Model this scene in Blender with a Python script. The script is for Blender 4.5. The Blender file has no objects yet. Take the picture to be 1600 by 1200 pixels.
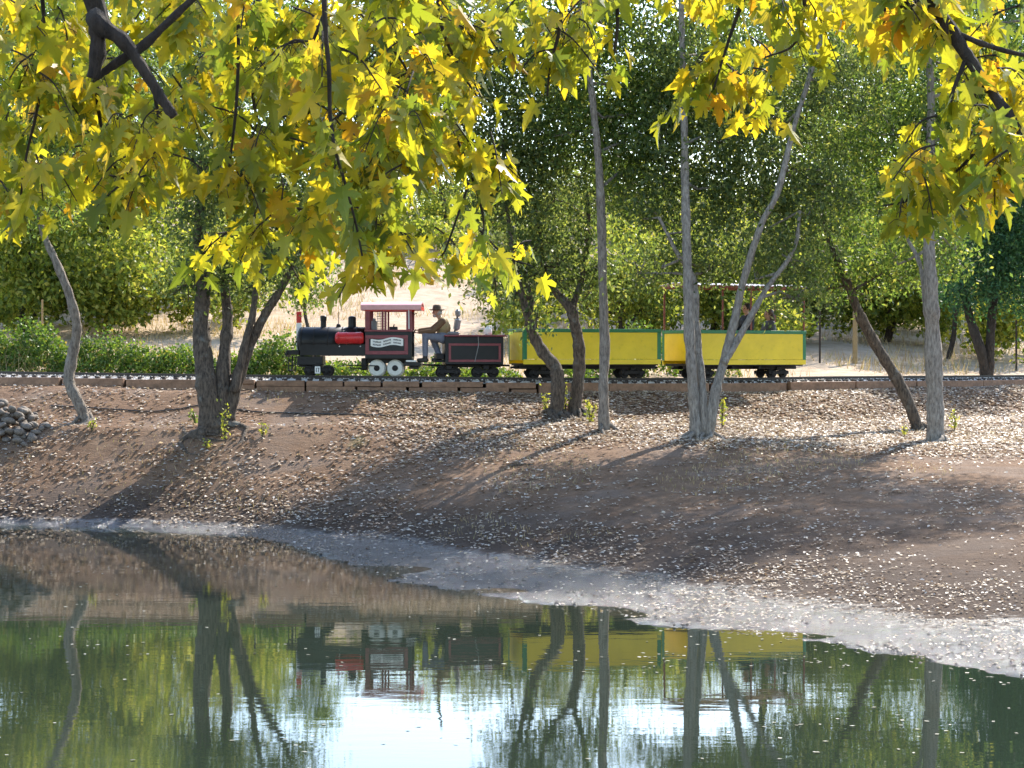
import bpy, bmesh, math, random
import numpy as np
from mathutils import Vector, Matrix, Euler

random.seed(7)
rng = np.random.default_rng(11)
scene = bpy.context.scene
col = scene.collection
PI = math.pi

# ------------------------------------------------------------------ camera
F = 3200.0            # focal length in photo pixels (photo is 1600 wide)
EYE = 2.95            # eye height above the pond
HZ = 560.0            # horizon row in the photo
cam_d = bpy.data.cameras.new('camera')
cam = bpy.data.objects.new('camera', cam_d)
col.objects.link(cam)
cam.location = (0, 0, EYE)
cam.rotation_euler = (PI / 2, 0, 0)
cam_d.sensor_width = 36.0
cam_d.lens = 36.0 * F / 1600.0
cam_d.shift_y = -(600.0 - HZ) / 1600.0
cam_d.clip_start = 0.1
cam_d.clip_end = 3000
scene.camera = cam

# ------------------------------------------------------------------ sky, sun, exposure
SUN_EL = math.radians(39)
SUN_AZ = math.atan2(0.50, 0.86)          # clockwise from +Y: behind the trees, to the right
w = bpy.data.worlds.new('World')
scene.world = w
w.use_nodes = True
nt = w.node_tree
sky = nt.nodes.new('ShaderNodeTexSky')
sky.sky_type = 'NISHITA'
sky.sun_disc = False
sky.sun_elevation = SUN_EL
sky.sun_rotation = SUN_AZ
sky.dust_density = 0.6
bg = nt.nodes['Background']
nt.links.new(sky.outputs[0], bg.inputs[0])
bg.inputs[1].default_value = 0.15
sd = bpy.data.lights.new('sun', 'SUN')
sd.energy = 3.4
sd.angle = math.radians(0.5)
sd.color = (1.0, 0.93, 0.82)
sun = bpy.data.objects.new('sun', sd)
col.objects.link(sun)
sdir = Vector((math.sin(SUN_AZ) * math.cos(SUN_EL), math.cos(SUN_AZ) * math.cos(SUN_EL), math.sin(SUN_EL)))
sun.rotation_euler = (-sdir).to_track_quat('-Z', 'Y').to_euler()
sun.location = (30, 60, 60)
scene.view_settings.view_transform = 'Standard'
scene.view_settings.look = 'None'
scene.view_settings.gamma = 1.0
scene.view_settings.use_curve_mapping = False
scene.view_settings.exposure = 1.7
scene.render.engine = 'CYCLES'
scene.cycles.max_bounces = 7
scene.cycles.transmission_bounces = 5
scene.cycles.diffuse_bounces = 4
scene.cycles.caustics_reflective = False
scene.cycles.caustics_refractive = False
scene.cycles.sample_clamp_indirect = 6.0
scene.cycles.use_denoising = True


# ------------------------------------------------------------------ general helpers
def at(px, py, Y):
    return np.array([(px - 800.0) / F * Y, Y, EYE + (HZ - py) / F * Y])


def tag(o, label=None, cat=None, group=None, kind=None):
    if label: o['label'] = label
    if cat: o['category'] = cat
    if group: o['group'] = group
    if kind: o['kind'] = kind
    return o


def empty(name, loc=(0, 0, 0), rz=0.0, parent=None):
    o = bpy.data.objects.new(name, None)
    o.empty_display_size = 0.1
    o.location = loc
    o.rotation_euler = (0, 0, rz)
    col.objects.link(o)
    if parent: o.parent = parent
    return o


class MB:
    """collects shapes; build() links them as one mesh object"""
    def __init__(s):
        s.v = []; s.f = []; s.m = []

    def add(s, vs, fs, mi=0):
        b = len(s.v)
        s.v.extend([tuple(float(c) for c in p) for p in vs])
        s.f.extend([tuple(i + b for i in f) for f in fs])
        s.m.extend([mi] * len(fs))
        return s

    def box(s, x0, x1, y0, y1, z0, z1, mi=0, bev=0.0):
        if bev <= 0:
            vs = [(x0, y0, z0), (x1, y0, z0), (x1, y1, z0), (x0, y1, z0), (x0, y0, z1), (x1, y0, z1), (x1, y1, z1), (x0, y1, z1)]
            fs = [(3, 2, 1, 0), (4, 5, 6, 7), (0, 1, 5, 4), (1, 2, 6, 5), (2, 3, 7, 6), (3, 0, 4, 7)]
            return s.add(vs, fs, mi)
        bm = bmesh.new()
        bmesh.ops.create_cube(bm, size=1.0)
        for v in bm.verts:
            v.co = Vector(((x0 + x1) / 2 + v.co.x * (x1 - x0), (y0 + y1) / 2 + v.co.y * (y1 - y0), (z0 + z1) / 2 + v.co.z * (z1 - z0)))
        bmesh.ops.bevel(bm, geom=bm.edges[:], offset=bev, segments=1, profile=0.5, affect='EDGES')
        return s.bm(bm, mi)

    def bm(s, bm, mi=0):
        bm.verts.index_update()
        s.add([v.co[:] for v in bm.verts], [[v.index for v in f.verts] for f in bm.faces], mi)
        bm.free()
        return s

    def tube(s, pts, rad, n=8, mi=0, cap=True, jit=0.0):
        pts = [np.array(p, float) for p in pts]
        if np.isscalar(rad): rad = [rad] * len(pts)
        vs, fs = [], []
        up = np.array([0.0, 0.0, 1.0])
        prev = None
        for i, p in enumerate(pts):
            a = pts[max(i - 1, 0)]; b = pts[min(i + 1, len(pts) - 1)]
            t = b - a
            t = t / (np.linalg.norm(t) + 1e-9)
            if prev is None:
                ref = up if abs(t[2]) < 0.9 else np.array([0.0, 1.0, 0.0])
                u = np.cross(ref, t)
            else:
                u = prev - t * np.dot(prev, t)
            u = u / (np.linalg.norm(u) + 1e-9)
            prev = u
            w_ = np.cross(t, u)
            for k in range(n):
                a_ = 2 * PI * k / n
                rr = rad[i] * (1 + (random.uniform(-jit, jit) if jit else 0))
                vs.append(p + (u * math.cos(a_) + w_ * math.sin(a_)) * rr)
        for i in range(len(pts) - 1):
            for k in range(n):
                k2 = (k + 1) % n
                fs.append((i * n + k, i * n + k2, (i + 1) * n + k2, (i + 1) * n + k))
        if cap:
            fs.append(tuple(range(n - 1, -1, -1)))
            b0 = (len(pts) - 1) * n
            fs.append(tuple(b0 + k for k in range(n)))
        return s.add(vs, fs, mi)

    def lathe(s, prof, origin, axis='z', n=20, mi=0):
        """prof: list of (radius, height); axis z / x / y"""
        vs, fs = [], []
        o = np.array(origin, float)
        for r, h in prof:
            for k in range(n):
                a_ = 2 * PI * k / n
                c, si = r * math.cos(a_), r * math.sin(a_)
                if axis == 'z': p = (c, si, h)
                elif axis == 'x': p = (h, c, si)
                else: p = (si, h, c)
                vs.append(o + np.array(p))
        for i in range(len(prof) - 1):
            for k in range(n):
                k2 = (k + 1) % n
                fs.append((i * n + k, i * n + k2, (i + 1) * n + k2, (i + 1) * n + k))
        fs.append(tuple(range(n - 1, -1, -1)))
        b0 = (len(prof) - 1) * n
        fs.append(tuple(b0 + k for k in range(n)))
        return s.add(vs, fs, mi)

    def build(s, name, mats, parent=None, smooth=False, origin=(0, 0, 0), link=True):
        me = bpy.data.meshes.new(name)
        o3 = np.array(origin, float)
        me.from_pydata([tuple(np.array(v) - o3) for v in s.v], [], s.f)
        if not isinstance(mats, (list, tuple)): mats = [mats]
        for m in mats: me.materials.append(m)
        if len(mats) > 1: me.polygons.foreach_set('material_index', s.m)
        if smooth: me.polygons.foreach_set('use_smooth', [True] * len(me.polygons))
        me.update()
        ob = bpy.data.objects.new(name, me)
        if link: col.objects.link(ob)
        if parent: ob.parent = parent
        return ob


def mesh_from_arrays(name, verts, faces_flat, npf, mat, rnd=None, smooth=False):
    """fast mesh for leaf masses: every face has npf corners"""
    me = bpy.data.meshes.new(name)
    nv = len(verts); nf = len(faces_flat) // npf
    me.vertices.add(nv)
    me.vertices.foreach_set('co', verts.astype(np.float32).ravel())
    me.loops.add(len(faces_flat))
    me.loops.foreach_set('vertex_index', faces_flat.astype(np.int32))
    me.polygons.add(nf)
    me.polygons.foreach_set('loop_start', np.arange(0, nf * npf, npf, dtype=np.int32))
    if smooth: me.polygons.foreach_set('use_smooth', [True] * nf)
    me.materials.append(mat)
    if rnd is not None:
        at_ = me.attributes.new('rnd', 'FLOAT', 'FACE')
        at_.data.foreach_set('value', rnd.astype(np.float32))
    me.update(calc_edges=True)
    ob = bpy.data.objects.new(name, me)
    col.objects.link(ob)
    return ob


def unit(a):
    return a / (np.linalg.norm(a, axis=-1, keepdims=True) + 1e-9)


def leaf_cloud(name, C, length, width, mat, droop=0.4, parent=None, origin=(0, 0, 0), flat=False, fold=0.0, rnd=None):
    """one small pointed leaf at every centre in C"""
    n = len(C)
    if flat:
        a = rng.uniform(0, 2 * PI, n)
        d = np.stack([np.cos(a), np.sin(a), rng.normal(0, 0.14, n)], 1)
        nrm = np.stack([rng.normal(0, .22, n), rng.normal(0, .22, n), np.ones(n)], 1)
    else:
        d = rng.normal(size=(n, 3)); d[:, 2] -= droop * 2
        nrm = rng.normal(size=(n, 3))
    d = unit(d)
    s_ = unit(np.cross(d, nrm))
    up = np.cross(s_, d)
    L = (length * rng.uniform(0.65, 1.25, n))[:, None]
    W = (width * rng.uniform(0.7, 1.25, n))[:, None]
    C = C - np.array(origin, float)
    b = C - d * L * .5
    t = C + d * L * .5
    if fold > 0:
        k = up * (W * fold * rng.uniform(.3, 1.3, n)[:, None])
        l = C - s_ * W * .5 + d * L * .05 + k
        r = C + s_ * W * .5 + d * L * .05 + k
        V = np.stack([b, r, t, l], 1).reshape(-1, 3)
        i = np.arange(n) * 4
        Fc = np.stack([i, i + 1, i + 2, i, i + 2, i + 3], 1).ravel()
        if rnd is None: rnd = rng.uniform(0, 1, n)
        ob = mesh_from_arrays(name, V, Fc, 3, mat, np.repeat(rnd, 2))
    else:
        l = C - s_ * W * .5 - d * L * .05
        r = C + s_ * W * .5 - d * L * .05
        V = np.stack([b, r, t, l], 1).reshape(-1, 3)
        Fc = np.arange(n * 4)
        if rnd is None: rnd = rng.uniform(0, 1, n)
        ob = mesh_from_arrays(name, V, Fc, 4, mat, rnd)
    if parent: ob.parent = parent
    return ob


# ------------------------------------------------------------------ materials
def nmat(name):
    m = bpy.data.materials.new(name)
    m.use_nodes = True
    return m, m.node_tree, m.node_tree.nodes['Principled BSDF']


def ramp(ntree, stops, fac):
    r = ntree.nodes.new('ShaderNodeValToRGB')
    el = r.color_ramp.elements
    while len(el) < len(stops): el.new(0.5)
    for e, (p, c) in zip(el, stops):
        e.position = p
        e.color = (*c, 1) if len(c) == 3 else c
    ntree.links.new(fac, r.inputs[0])
    return r.outputs[0]


def noise(ntree, scale, detail=4, coord=None, rough=0.55, dim=None):
    n = ntree.nodes.new('ShaderNodeTexNoise')
    n.inputs['Scale'].default_value = scale
    n.inputs['Detail'].default_value = detail
    n.inputs['Roughness'].default_value = rough
    if coord is not None: ntree.links.new(coord, n.inputs['Vector'])
    return n.outputs['Fac']


def math_n(ntree, op, a, b=None, c=None):
    n = ntree.nodes.new('ShaderNodeMath')
    n.operation = op
    for i, x in enumerate((a, b, c)):
        if x is None: continue
        if isinstance(x, (int, float)): n.inputs[i].default_value = x
        else: ntree.links.new(x, n.inputs[i])
    return n.outputs[0]


def mapr(ntree, v, a, b, c=0.0, d=1.0, smooth=True):
    n = ntree.nodes.new('ShaderNodeMapRange')
    if smooth: n.interpolation_type = 'SMOOTHSTEP'
    ntree.links.new(v, n.inputs[0])
    for i, x in zip((1, 2, 3, 4), (a, b, c, d)): n.inputs[i].default_value = x
    return n.outputs[0]


def mixc(ntree, fac, a, b):
    n = ntree.nodes.new('ShaderNodeMix')
    n.data_type = 'RGBA'
    if isinstance(fac, (int, float)): n.inputs[0].default_value = fac
    else: ntree.links.new(fac, n.inputs[0])
    for i, x in zip((6, 7), (a, b)):
        if isinstance(x, tuple): n.inputs[i].default_value = (*x, 1)
        else: ntree.links.new(x, n.inputs[i])
    return n.outputs[2]


def bump(ntree, h, dist, strength=1.0):
    n = ntree.nodes.new('ShaderNodeBump')
    n.inputs['Distance'].default_value = dist
    n.inputs['Strength'].default_value = strength
    ntree.links.new(h, n.inputs['Height'])
    return n.outputs[0]


def objco(ntree):
    return ntree.nodes.new('ShaderNodeTexCoord').outputs['Object']


def geopos(ntree):
    return ntree.nodes.new('ShaderNodeNewGeometry').outputs['Position']


def mapping(ntree, co, scale):
    n = ntree.nodes.new('ShaderNodeMapping')
    n.inputs['Scale'].default_value = scale
    ntree.links.new(co, n.inputs[0])
    return n.outputs[0]


def paint(name, c, rough=0.45, var=0.18, metal=0.0, spec=0.5, dirt=0.25, scale=9.0):
    """painted or plain surface with uneven tone, faint grime and varied gloss"""
    m, t, p = nmat(name)
    co = objco(t)
    f = noise(t, scale, 6, co, 0.65)
    f2 = noise(t, scale * 5, 4, co, 0.6)
    a = tuple(max(0, x * (1 - var)) for x in c)
    b = tuple(min(1, x * (1 + var)) for x in c)
    base = ramp(t, [(0.3, a), (0.7, b)], f)
    grime = mapr(t, f2, 0.56, 0.75, 0, dirt)
    base = mixc(t, grime, base, tuple(x * 0.45 + 0.03 for x in c))
    t.links.new(base, p.inputs['Base Color'])
    t.links.new(mapr(t, f2, 0.3, 0.75, rough * 0.75, min(1, rough * 1.35)), p.inputs['Roughness'])
    p.inputs['Metallic'].default_value = metal
    p.inputs['Specular IOR Level'].default_value = spec
    t.links.new(bump(t, f2, 0.004, 0.4), p.inputs['Normal'])
    return m


def leaf_mat(name, stops, trans=0.45, rough=0.5, spec=0.35, boost=1.6, warm=0.55, spots=0.0):
    m, t, p = nmat(name)
    a = t.nodes.new('ShaderNodeAttribute'); a.attribute_name = 'rnd'
    oi = t.nodes.new('ShaderNodeObjectInfo')
    f = math_n(t, 'FRACT', math_n(t, 'ADD', a.outputs['Fac'], oi.outputs['Random']))
    c = ramp(t, stops, f)
    if spots:
        sp_ = noise(t, 55.0, 4, geopos(t), 0.65)
        c = mixc(t, mapr(t, sp_, 0.60, 0.72, 0, spots), c, (0.20, 0.11, 0.02))
        hu = noise(t, 14.0, 2, geopos(t), 0.5)
        c = mixc(t, mapr(t, hu, 0.45, 0.7, 0, spots), c, (0.17, 0.22, 0.02))
    t.links.new(c, p.inputs['Base Color'])
    p.inputs['Roughness'].default_value = rough
    p.inputs['Specular IOR Level'].default_value = spec
    tr = t.nodes.new('ShaderNodeBsdfTranslucent')
    mu = t.nodes.new('ShaderNodeMix'); mu.data_type = 'RGBA'; mu.blend_type = 'MULTIPLY'
    mu.inputs[0].default_value = 1.0
    t.links.new(c, mu.inputs[6]); mu.inputs[7].default_value = (boost * 1.05, boost, boost * warm, 1)
    t.links.new(mu.outputs[2], tr.inputs[0])
    mx = t.nodes.new('ShaderNodeMixShader'); mx.inputs[0].default_value = trans
    t.links.new(p.outputs[0], mx.inputs[1]); t.links.new(tr.outputs[0], mx.inputs[2])
    t.links.new(mx.outputs[0], t.nodes['Material Output'].inputs[0])
    return m


def bark_mat(name, dark, light, lich=(0.33, 0.34, 0.30)):
    m, t, p = nmat(name)
    co = objco(t)
    st = mapping(t, co, (9, 9, 2.2))
    f = noise(t, 3.0, 8, st, 0.7)
    c = ramp(t, [(0.36, dark), (0.50, tuple((a + b) / 2 for a, b in zip(dark, light))), (0.66, light)], f)
    f2 = noise(t, 3.5, 5, co, 0.6)
    c = mixc(t, mapr(t, f2, 0.55, 0.72, 0, 0.55), c, lich)
    t.links.new(c, p.inputs['Base Color'])
    p.inputs['Roughness'].default_value = 0.9
    t.links.new(bump(t, f, 0.12, 1.0), p.inputs['Normal'])
    return m


M = {}
M['leaf_dark'] = leaf_mat('dark green leaves', [(0.0, (0.050, 0.078, 0.028)), (0.45, (0.092, 0.132, 0.044)), (0.8, (0.145, 0.185, 0.058)), (1.0, (0.25, 0.26, 0.085))], 0.58, warm=.6)
M['leaf_mid'] = leaf_mat('mid green leaves', [(0.0, (0.055, 0.095, 0.026)), (0.5, (0.10, 0.16, 0.042)), (0.85, (0.18, 0.23, 0.055)), (1.0, (0.30, 0.30, 0.08))], 0.58)
M['leaf_blue'] = leaf_mat('bluish green leaves', [(0.0, (0.02, 0.06, 0.028)), (0.5, (0.04, 0.11, 0.05)), (1.0, (0.08, 0.17, 0.06))], 0.42)
M['leaf_yellow'] = leaf_mat('yellow green leaves', [(0.0, (0.07, 0.10, 0.02)), (0.4, (0.15, 0.20, 0.035)), (0.8, (0.27, 0.30, 0.05)), (1.0, (0.40, 0.37, 0.09))], 0.55)
M['leaf_olive'] = leaf_mat('olive leaves', [(0.0, (0.06, 0.08, 0.025)), (0.5, (0.12, 0.15, 0.045)), (1.0, (0.24, 0.24, 0.09))], 0.45)
M['leaf_bramble'] = leaf_mat('bramble leaves', [(0.0, (0.035, 0.07, 0.012)), (0.5, (0.085, 0.15, 0.025)), (0.9, (0.17, 0.24, 0.04)), (1.0, (0.30, 0.22, 0.07))], 0.42)
M['leaf_maple'] = leaf_mat('autumn maple leaves', [(0.0, (0.13, 0.18, 0.025)), (0.34, (0.28, 0.29, 0.03)), (0.68, (0.45, 0.385, 0.028)), (0.94, (0.56, 0.40, 0.026)), (1.0, (0.48, 0.24, 0.02))], 0.58, 0.40, 0.45, 1.45, .55, .5)
M['leaf_shoot'] = leaf_mat('pale shoots', [(0.0, (0.20, 0.26, 0.04)), (0.6, (0.36, 0.36, 0.06)), (1.0, (0.45, 0.40, 0.10))], 0.45)
M['leaf_litter'] = leaf_mat('fallen leaves', [(0.0, (0.14, 0.085, 0.05)), (0.28, (0.32, 0.23, 0.155)), (0.6, (0.56, 0.47, 0.375)), (0.95, (0.74, 0.66, 0.56)), (1.0, (0.56, 0.43, 0.22))], 0.32, 0.5, 0.5, 1.0, 0.92)
M['leaf_float'] = leaf_mat('floating leaves', [(0.0, (0.10, 0.09, 0.05)), (0.5, (0.25, 0.23, 0.16)), (1.0, (0.50, 0.47, 0.38))], 0.05, 0.45, 0.5, 1.0, 0.9)
M['grass'] = leaf_mat('dry grass', [(0.0, (0.30, 0.21, 0.11)), (0.5, (0.46, 0.35, 0.20)), (0.9, (0.58, 0.47, 0.30)), (1.0, (0.30, 0.30, 0.08))], 0.3, 0.7, 0.2, 1.1)
M['bark'] = bark_mat('furrowed bark', (0.035, 0.024, 0.017), (0.22, 0.16, 0.11))
M['bark_grey'] = bark_mat('grey bark', (0.14, 0.11, 0.085), (0.44, 0.36, 0.28), (0.46, 0.40, 0.33))
M['bark_pale'] = bark_mat('pale grey bark', (0.17, 0.14, 0.11), (0.50, 0.43, 0.35), (0.52, 0.46, 0.40))
M['bark_dark'] = bark_mat('dark bark', (0.025, 0.018, 0.014), (0.10, 0.075, 0.055), (0.10, 0.09, 0.07))
M['black'] = paint('black enamel', (0.006, 0.006, 0.007), 0.42, 0.3, dirt=0.25, spec=.3)
M['iron'] = paint('dark iron', (0.014, 0.012, 0.011), 0.6, 0.3, metal=0.0, dirt=0.5, spec=.3)
M['red'] = paint('red enamel', (0.56, 0.022, 0.022), 0.32, 0.12, dirt=0.2)
M['maroon'] = paint('maroon trim', (0.20, 0.035, 0.042), 0.5, 0.2, dirt=0.3)
M['rust'] = paint('rust red steel', (0.22, 0.055, 0.03), 0.6, 0.25, dirt=0.4)
M['pink'] = paint('red roof with sky sheen in colour', (0.66, 0.33, 0.33), 0.35, 0.1, dirt=0.2)  # glossy red roof; the pale pink paints in its sky reflection
M['white'] = paint('white paint', (0.76, 0.75, 0.71), 0.5, 0.06, dirt=0.25)
M['wheel_white'] = paint('off white wheel paint', (0.62, 0.61, 0.54), 0.55, 0.08, dirt=0.35)
M['yellow'] = paint('yellow paint', (0.76, 0.56, 0.012), 0.42, 0.10, dirt=0.28, scale=2.2)
M['green'] = paint('green paint', (0.012, 0.16, 0.055), 0.4, 0.14, dirt=0.2)
M['grey_vinyl'] = paint('grey vinyl', (0.23, 0.225, 0.23), 0.5, 0.12)
M['sheet'] = paint('weathered roofing sheet', (0.55, 0.50, 0.50), 0.45, 0.2, dirt=0.6, scale=5)
M['steel'] = paint('worn rail steel', (0.035, 0.026, 0.021), 0.5, 0.3, metal=0.2, dirt=0.5)
M['tie'] = paint('creosoted wood', (0.045, 0.032, 0.025), 0.85, 0.4, scale=14)
M['timber'] = paint('weathered brown timber', (0.24, 0.135, 0.08), 0.9, 0.4, dirt=0.55, scale=6)
M['post_wood'] = paint('yellowed post wood', (0.33, 0.23, 0.11), 0.8, 0.2)
M['hose'] = paint('black hose', (0.03, 0.028, 0.026), 0.6, 0.2)
M['skin'] = paint('skin', (0.42, 0.24, 0.17), 0.55, 0.08, dirt=0.0)
M['denim'] = paint('grey blue denim', (0.17, 0.18, 0.23), 0.9, 0.15, dirt=0.1, scale=20)
M['khaki'] = paint('khaki cloth', (0.30, 0.225, 0.11), 0.9, 0.12, dirt=0.1, scale=20)
M['brown_cloth'] = paint('brown shirt cloth', (0.15, 0.085, 0.045), 0.9, 0.15, dirt=0.1, scale=20)
M['boot'] = paint('dark boot leather', (0.03, 0.024, 0.02), 0.6, 0.2)
M['felt'] = paint('brown felt', (0.10, 0.065, 0.04), 0.95, 0.15)
M['hair_dark'] = paint('dark hair', (0.02, 0.014, 0.011), 0.6, 0.3)
M['hair_grey'] = paint('grey hair', (0.42, 0.40, 0.38), 0.6, 0.2)
M['hair_brown'] = paint('brown hair', (0.06, 0.032, 0.018), 0.55, 0.3)
M['dark_cloth'] = paint('dark cloth', (0.022, 0.022, 0.028), 0.9, 0.2)
M['shaded_cloth'] = paint('pale cloth darkened for shade', (0.10, 0.095, 0.10), 0.9, 0.08)  # pale top; the shade on it is put into this dark grey
M['eye'] = paint('eye', (0.03, 0.02, 0.015), 0.2, 0.0)
M['stone'] = paint('river stone', (0.145, 0.115, 0.09), 0.85, 0.5, dirt=0.35, scale=3)
M['ballast'] = None


def ground_material():
    m, t, p = nmat('bank soil')
    pos = geopos(t)
    sep = t.nodes.new('ShaderNodeSeparateXYZ'); t.links.new(pos, sep.inputs[0])
    x, y, z = sep.outputs
    big = noise(t, 0.35, 5, pos, 0.6)
    mid = noise(t, 2.2, 6, pos, 0.65)
    fine = noise(t, 16.0, 6, pos, 0.7)
    soil = ramp(t, [(0.25, (0.105, 0.058, 0.032)), (0.5, (0.17, 0.098, 0.056)), (0.75, (0.26, 0.165, 0.10))], mid)
    red = mixc(t, mapr(t, big, 0.46, 0.66, 0, 0.6), soil, (0.185, 0.108, 0.062))
    # dead leaf crumbs in the soil
    red = mixc(t, mapr(t, fine, 0.58, 0.68, 0, 0.5), red, (0.36, 0.27, 0.19))
    # a mossy patch here and there
    moss = noise(t, 0.8, 4, mapping(t, pos, (1, 1, 0)), 0.5)
    grey = noise(t, 0.55, 4, mapping(t, pos, (1, 1.4, 0)), 0.6)
    red = mixc(t, mapr(t, grey, 0.48, 0.62, 0, 0.6), red, (0.19, 0.135, 0.10))
    red = mixc(t, mapr(t, moss, 0.66, 0.78, 0, 0.5), red, (0.13, 0.14, 0.045))
    # hillside behind the track: dry straw and pale dust
    straw = ramp(t, [(0.25, (0.36, 0.25, 0.16)), (0.5, (0.50, 0.38, 0.27)), (0.8, (0.60, 0.49, 0.37))], mid)
    straw = mixc(t, mapr(t, big, 0.5, 0.7, 0, 0.55), straw, (0.40, 0.28, 0.17))
    ha = t.nodes.new('ShaderNodeAttribute'); ha.attribute_name = 'behind_track'
    hill = mapr(t, math_n(t, 'ADD', ha.outputs['Fac'], math_n(t, 'MULTIPLY', math_n(t, 'SUBTRACT', mid, 0.5), 0.6)), 0.35, 0.75)
    base = mixc(t, hill, red, straw)
    # damp soil towards the water's edge, wet mud at it
    zz = math_n(t, 'ADD', z, math_n(t, 'MULTIPLY', math_n(t, 'SUBTRACT', big, 0.5), 0.35))
    damp = mapr(t, zz, 0.22, 0.85, 1, 0)
    base = mixc(t, math_n(t, 'MULTIPLY', damp, 0.85), base, (0.050, 0.034, 0.025))
    wz = math_n(t, 'ADD', z, math_n(t, 'MULTIPLY', math_n(t, 'SUBTRACT', mid, 0.5), 0.14))
    wz = math_n(t, 'ADD', wz, math_n(t, 'MULTIPLY', math_n(t, 'SUBTRACT', noise(t, 5.0, 6, mapping(t, pos, (0.7, 2.0, 1)), 0.7), 0.5), 0.22))
    wet = mapr(t, wz, 0.065, 0.14, 1, 0)
    base = mixc(t, wet, base, (0.040, 0.036, 0.034))
    t.links.new(base, p.inputs['Base Color'])
    t.links.new(mapr(t, wet, 0, 1, 0.95, 0.14, False), p.inputs['Roughness'])
    t.links.new(mapr(t, wet, 0, 1, 0.2, 0.8, False), p.inputs['Specular IOR Level'])
    rip = noise(t, 6.0, 6, mapping(t, pos, (0.8, 1.7, 1.0)), 0.68)
    h = math_n(t, 'ADD', math_n(t, 'MULTIPLY', fine, 0.5), math_n(t, 'MULTIPLY', rip, 0.8))
    t.links.new(bump(t, h, 0.06, 1.0), p.inputs['Normal'])
    return m


def water_material():
    m, t, p = nmat('pond water')
    pos = geopos(t)
    p.inputs['Base Color'].default_value = (0.021, 0.030, 0.020, 1)
    p.inputs['IOR'].default_value = 1.40
    p.inputs['Specular IOR Level'].default_value = 0.75
    mask = noise(t, 0.16, 3, mapping(t, pos, (1, 1.6, 1)), 0.5)
    t.links.new(mapr(t, mask, 0.40, 0.68, 0.0, 0.02), p.inputs['Roughness'])
    a = noise(t, 2.6, 3, mapping(t, pos, (0.55, 1.5, 1)), 0.5)
    b = noise(t, 11.0, 3, mapping(t, pos, (0.6, 1.6, 1)), 0.6)
    amp = mapr(t, mask, 0.38, 0.7, 0.35, 1.0)
    h = math_n(t, 'ADD', math_n(t, 'MULTIPLY', a, 0.8), math_n(t, 'MULTIPLY', math_n(t, 'MULTIPLY', b, 0.22), amp))
    t.links.new(bump(t, h, 0.0011, 1.0), p.inputs['Normal'])
    return m


def ballast_material():
    m, t, p = nmat('pale ballast')
    pos = geopos(t)
    v = t.nodes.new('ShaderNodeTexVoronoi'); v.inputs['Scale'].default_value = 26
    t.links.new(pos, v.inputs['Vector'])
    c = ramp(t, [(0.0, (0.34, 0.30, 0.26)), (0.5, (0.55, 0.50, 0.45)), (1.0, (0.74, 0.69, 0.63))], v.outputs['Color'])
    t.links.new(c, p.inputs['Base Color'])
    p.inputs['Roughness'].default_value = 0.9
    t.links.new(bump(t, v.outputs['Distance'], 0.02, 0.8), p.inputs['Normal'])
    return m


M['ground'] = ground_material()
M['water'] = water_material()
M['ballast'] = ballast_material()

# ------------------------------------------------------------------ track alignment
S = np.linspace(-40, 45, 1701)
DS = S[1] - S[0]


def head_of(s):
    return np.where(s < 0, s / 22.0, np.where(s < 9, s / 15.5, 9 / 15.5 + (s - 9) / 60.0))


TH = np.clip(head_of(S), -0.9, 1.1)
i0 = int(np.argmin(np.abs(S)))
tx = np.cumsum(np.cos(TH)) * DS; ty = np.cumsum(np.sin(TH)) * DS
tx = tx - tx[i0] - 2.67
ty = ty - ty[i0] + 42.7


def rail_z(x):
    return np.interp(x, [-16, -11.2, -4.6, -3.2, -0.9, 1.8, 5.0, 7.2, 12.5, 20], [2.70, 2.67, 2.60, 2.59, 2.562, 2.535, 2.525, 2.545, 2.54, 2.55])


def track_at(s, off=0.0):
    x = np.interp(s, S, tx); y = np.interp(s, S, ty); th = np.interp(s, S, TH)
    return np.array([x - math.sin(th) * off, y + math.cos(th) * off, rail_z(x)]), th


def s_of_x(x):
    return float(np.interp(x, tx, S))


WOFF = -0.82
wall_x = tx - np.sin(TH) * WOFF
wall_y = ty + np.cos(TH) * WOFF

# ------------------------------------------------------------------ terrain
sh_dry = np.array([[-60, 50], [-25, 41.0], [-14, 38.0], [-9.15, 36.6], [-6.75, 36.0], [-4.0, 34.7], [-2.0, 32.5], [0, 29.5], [1.66, 26.6], [3.0, 24.2], [4.2, 22.5], [5.35, 21.4], [8, 18.5], [14, 14], [30, 6], [60, 0]])
sh_wet = np.array([[-60, 49.5], [-25, 40.6], [-14, 37.6], [-9.15, 36.2], [-6.65, 35.5], [-3.9, 33.4], [-1.75, 27.6], [0, 24.9], [1.24, 23.3], [2.65, 21.7], [3.45, 20.8], [4.5, 19.3], [8, 15.5], [14, 9], [30, 1], [60, -8]])


def vnoise(x, y, f, seed):
    """cheap smooth noise from summed sines"""
    r = np.random.default_rng(seed)
    o = np.zeros_like(x)
    for k in range(6):
        a = r.uniform(0, 2 * PI); q = f * r.uniform(0.6, 1.7)
        o = o + np.sin((x * math.cos(a) + y * math.sin(a)) * q + r.uniform(0, 6.28))
    return o / 6.0


def sstep(t):
    t = np.clip(t, 0, 1)
    return t * t * (3 - 2 * t)


def softp(t, k=2.0):
    return np.log1p(np.exp(np.clip(t / k, -40, 40))) * k


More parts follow.
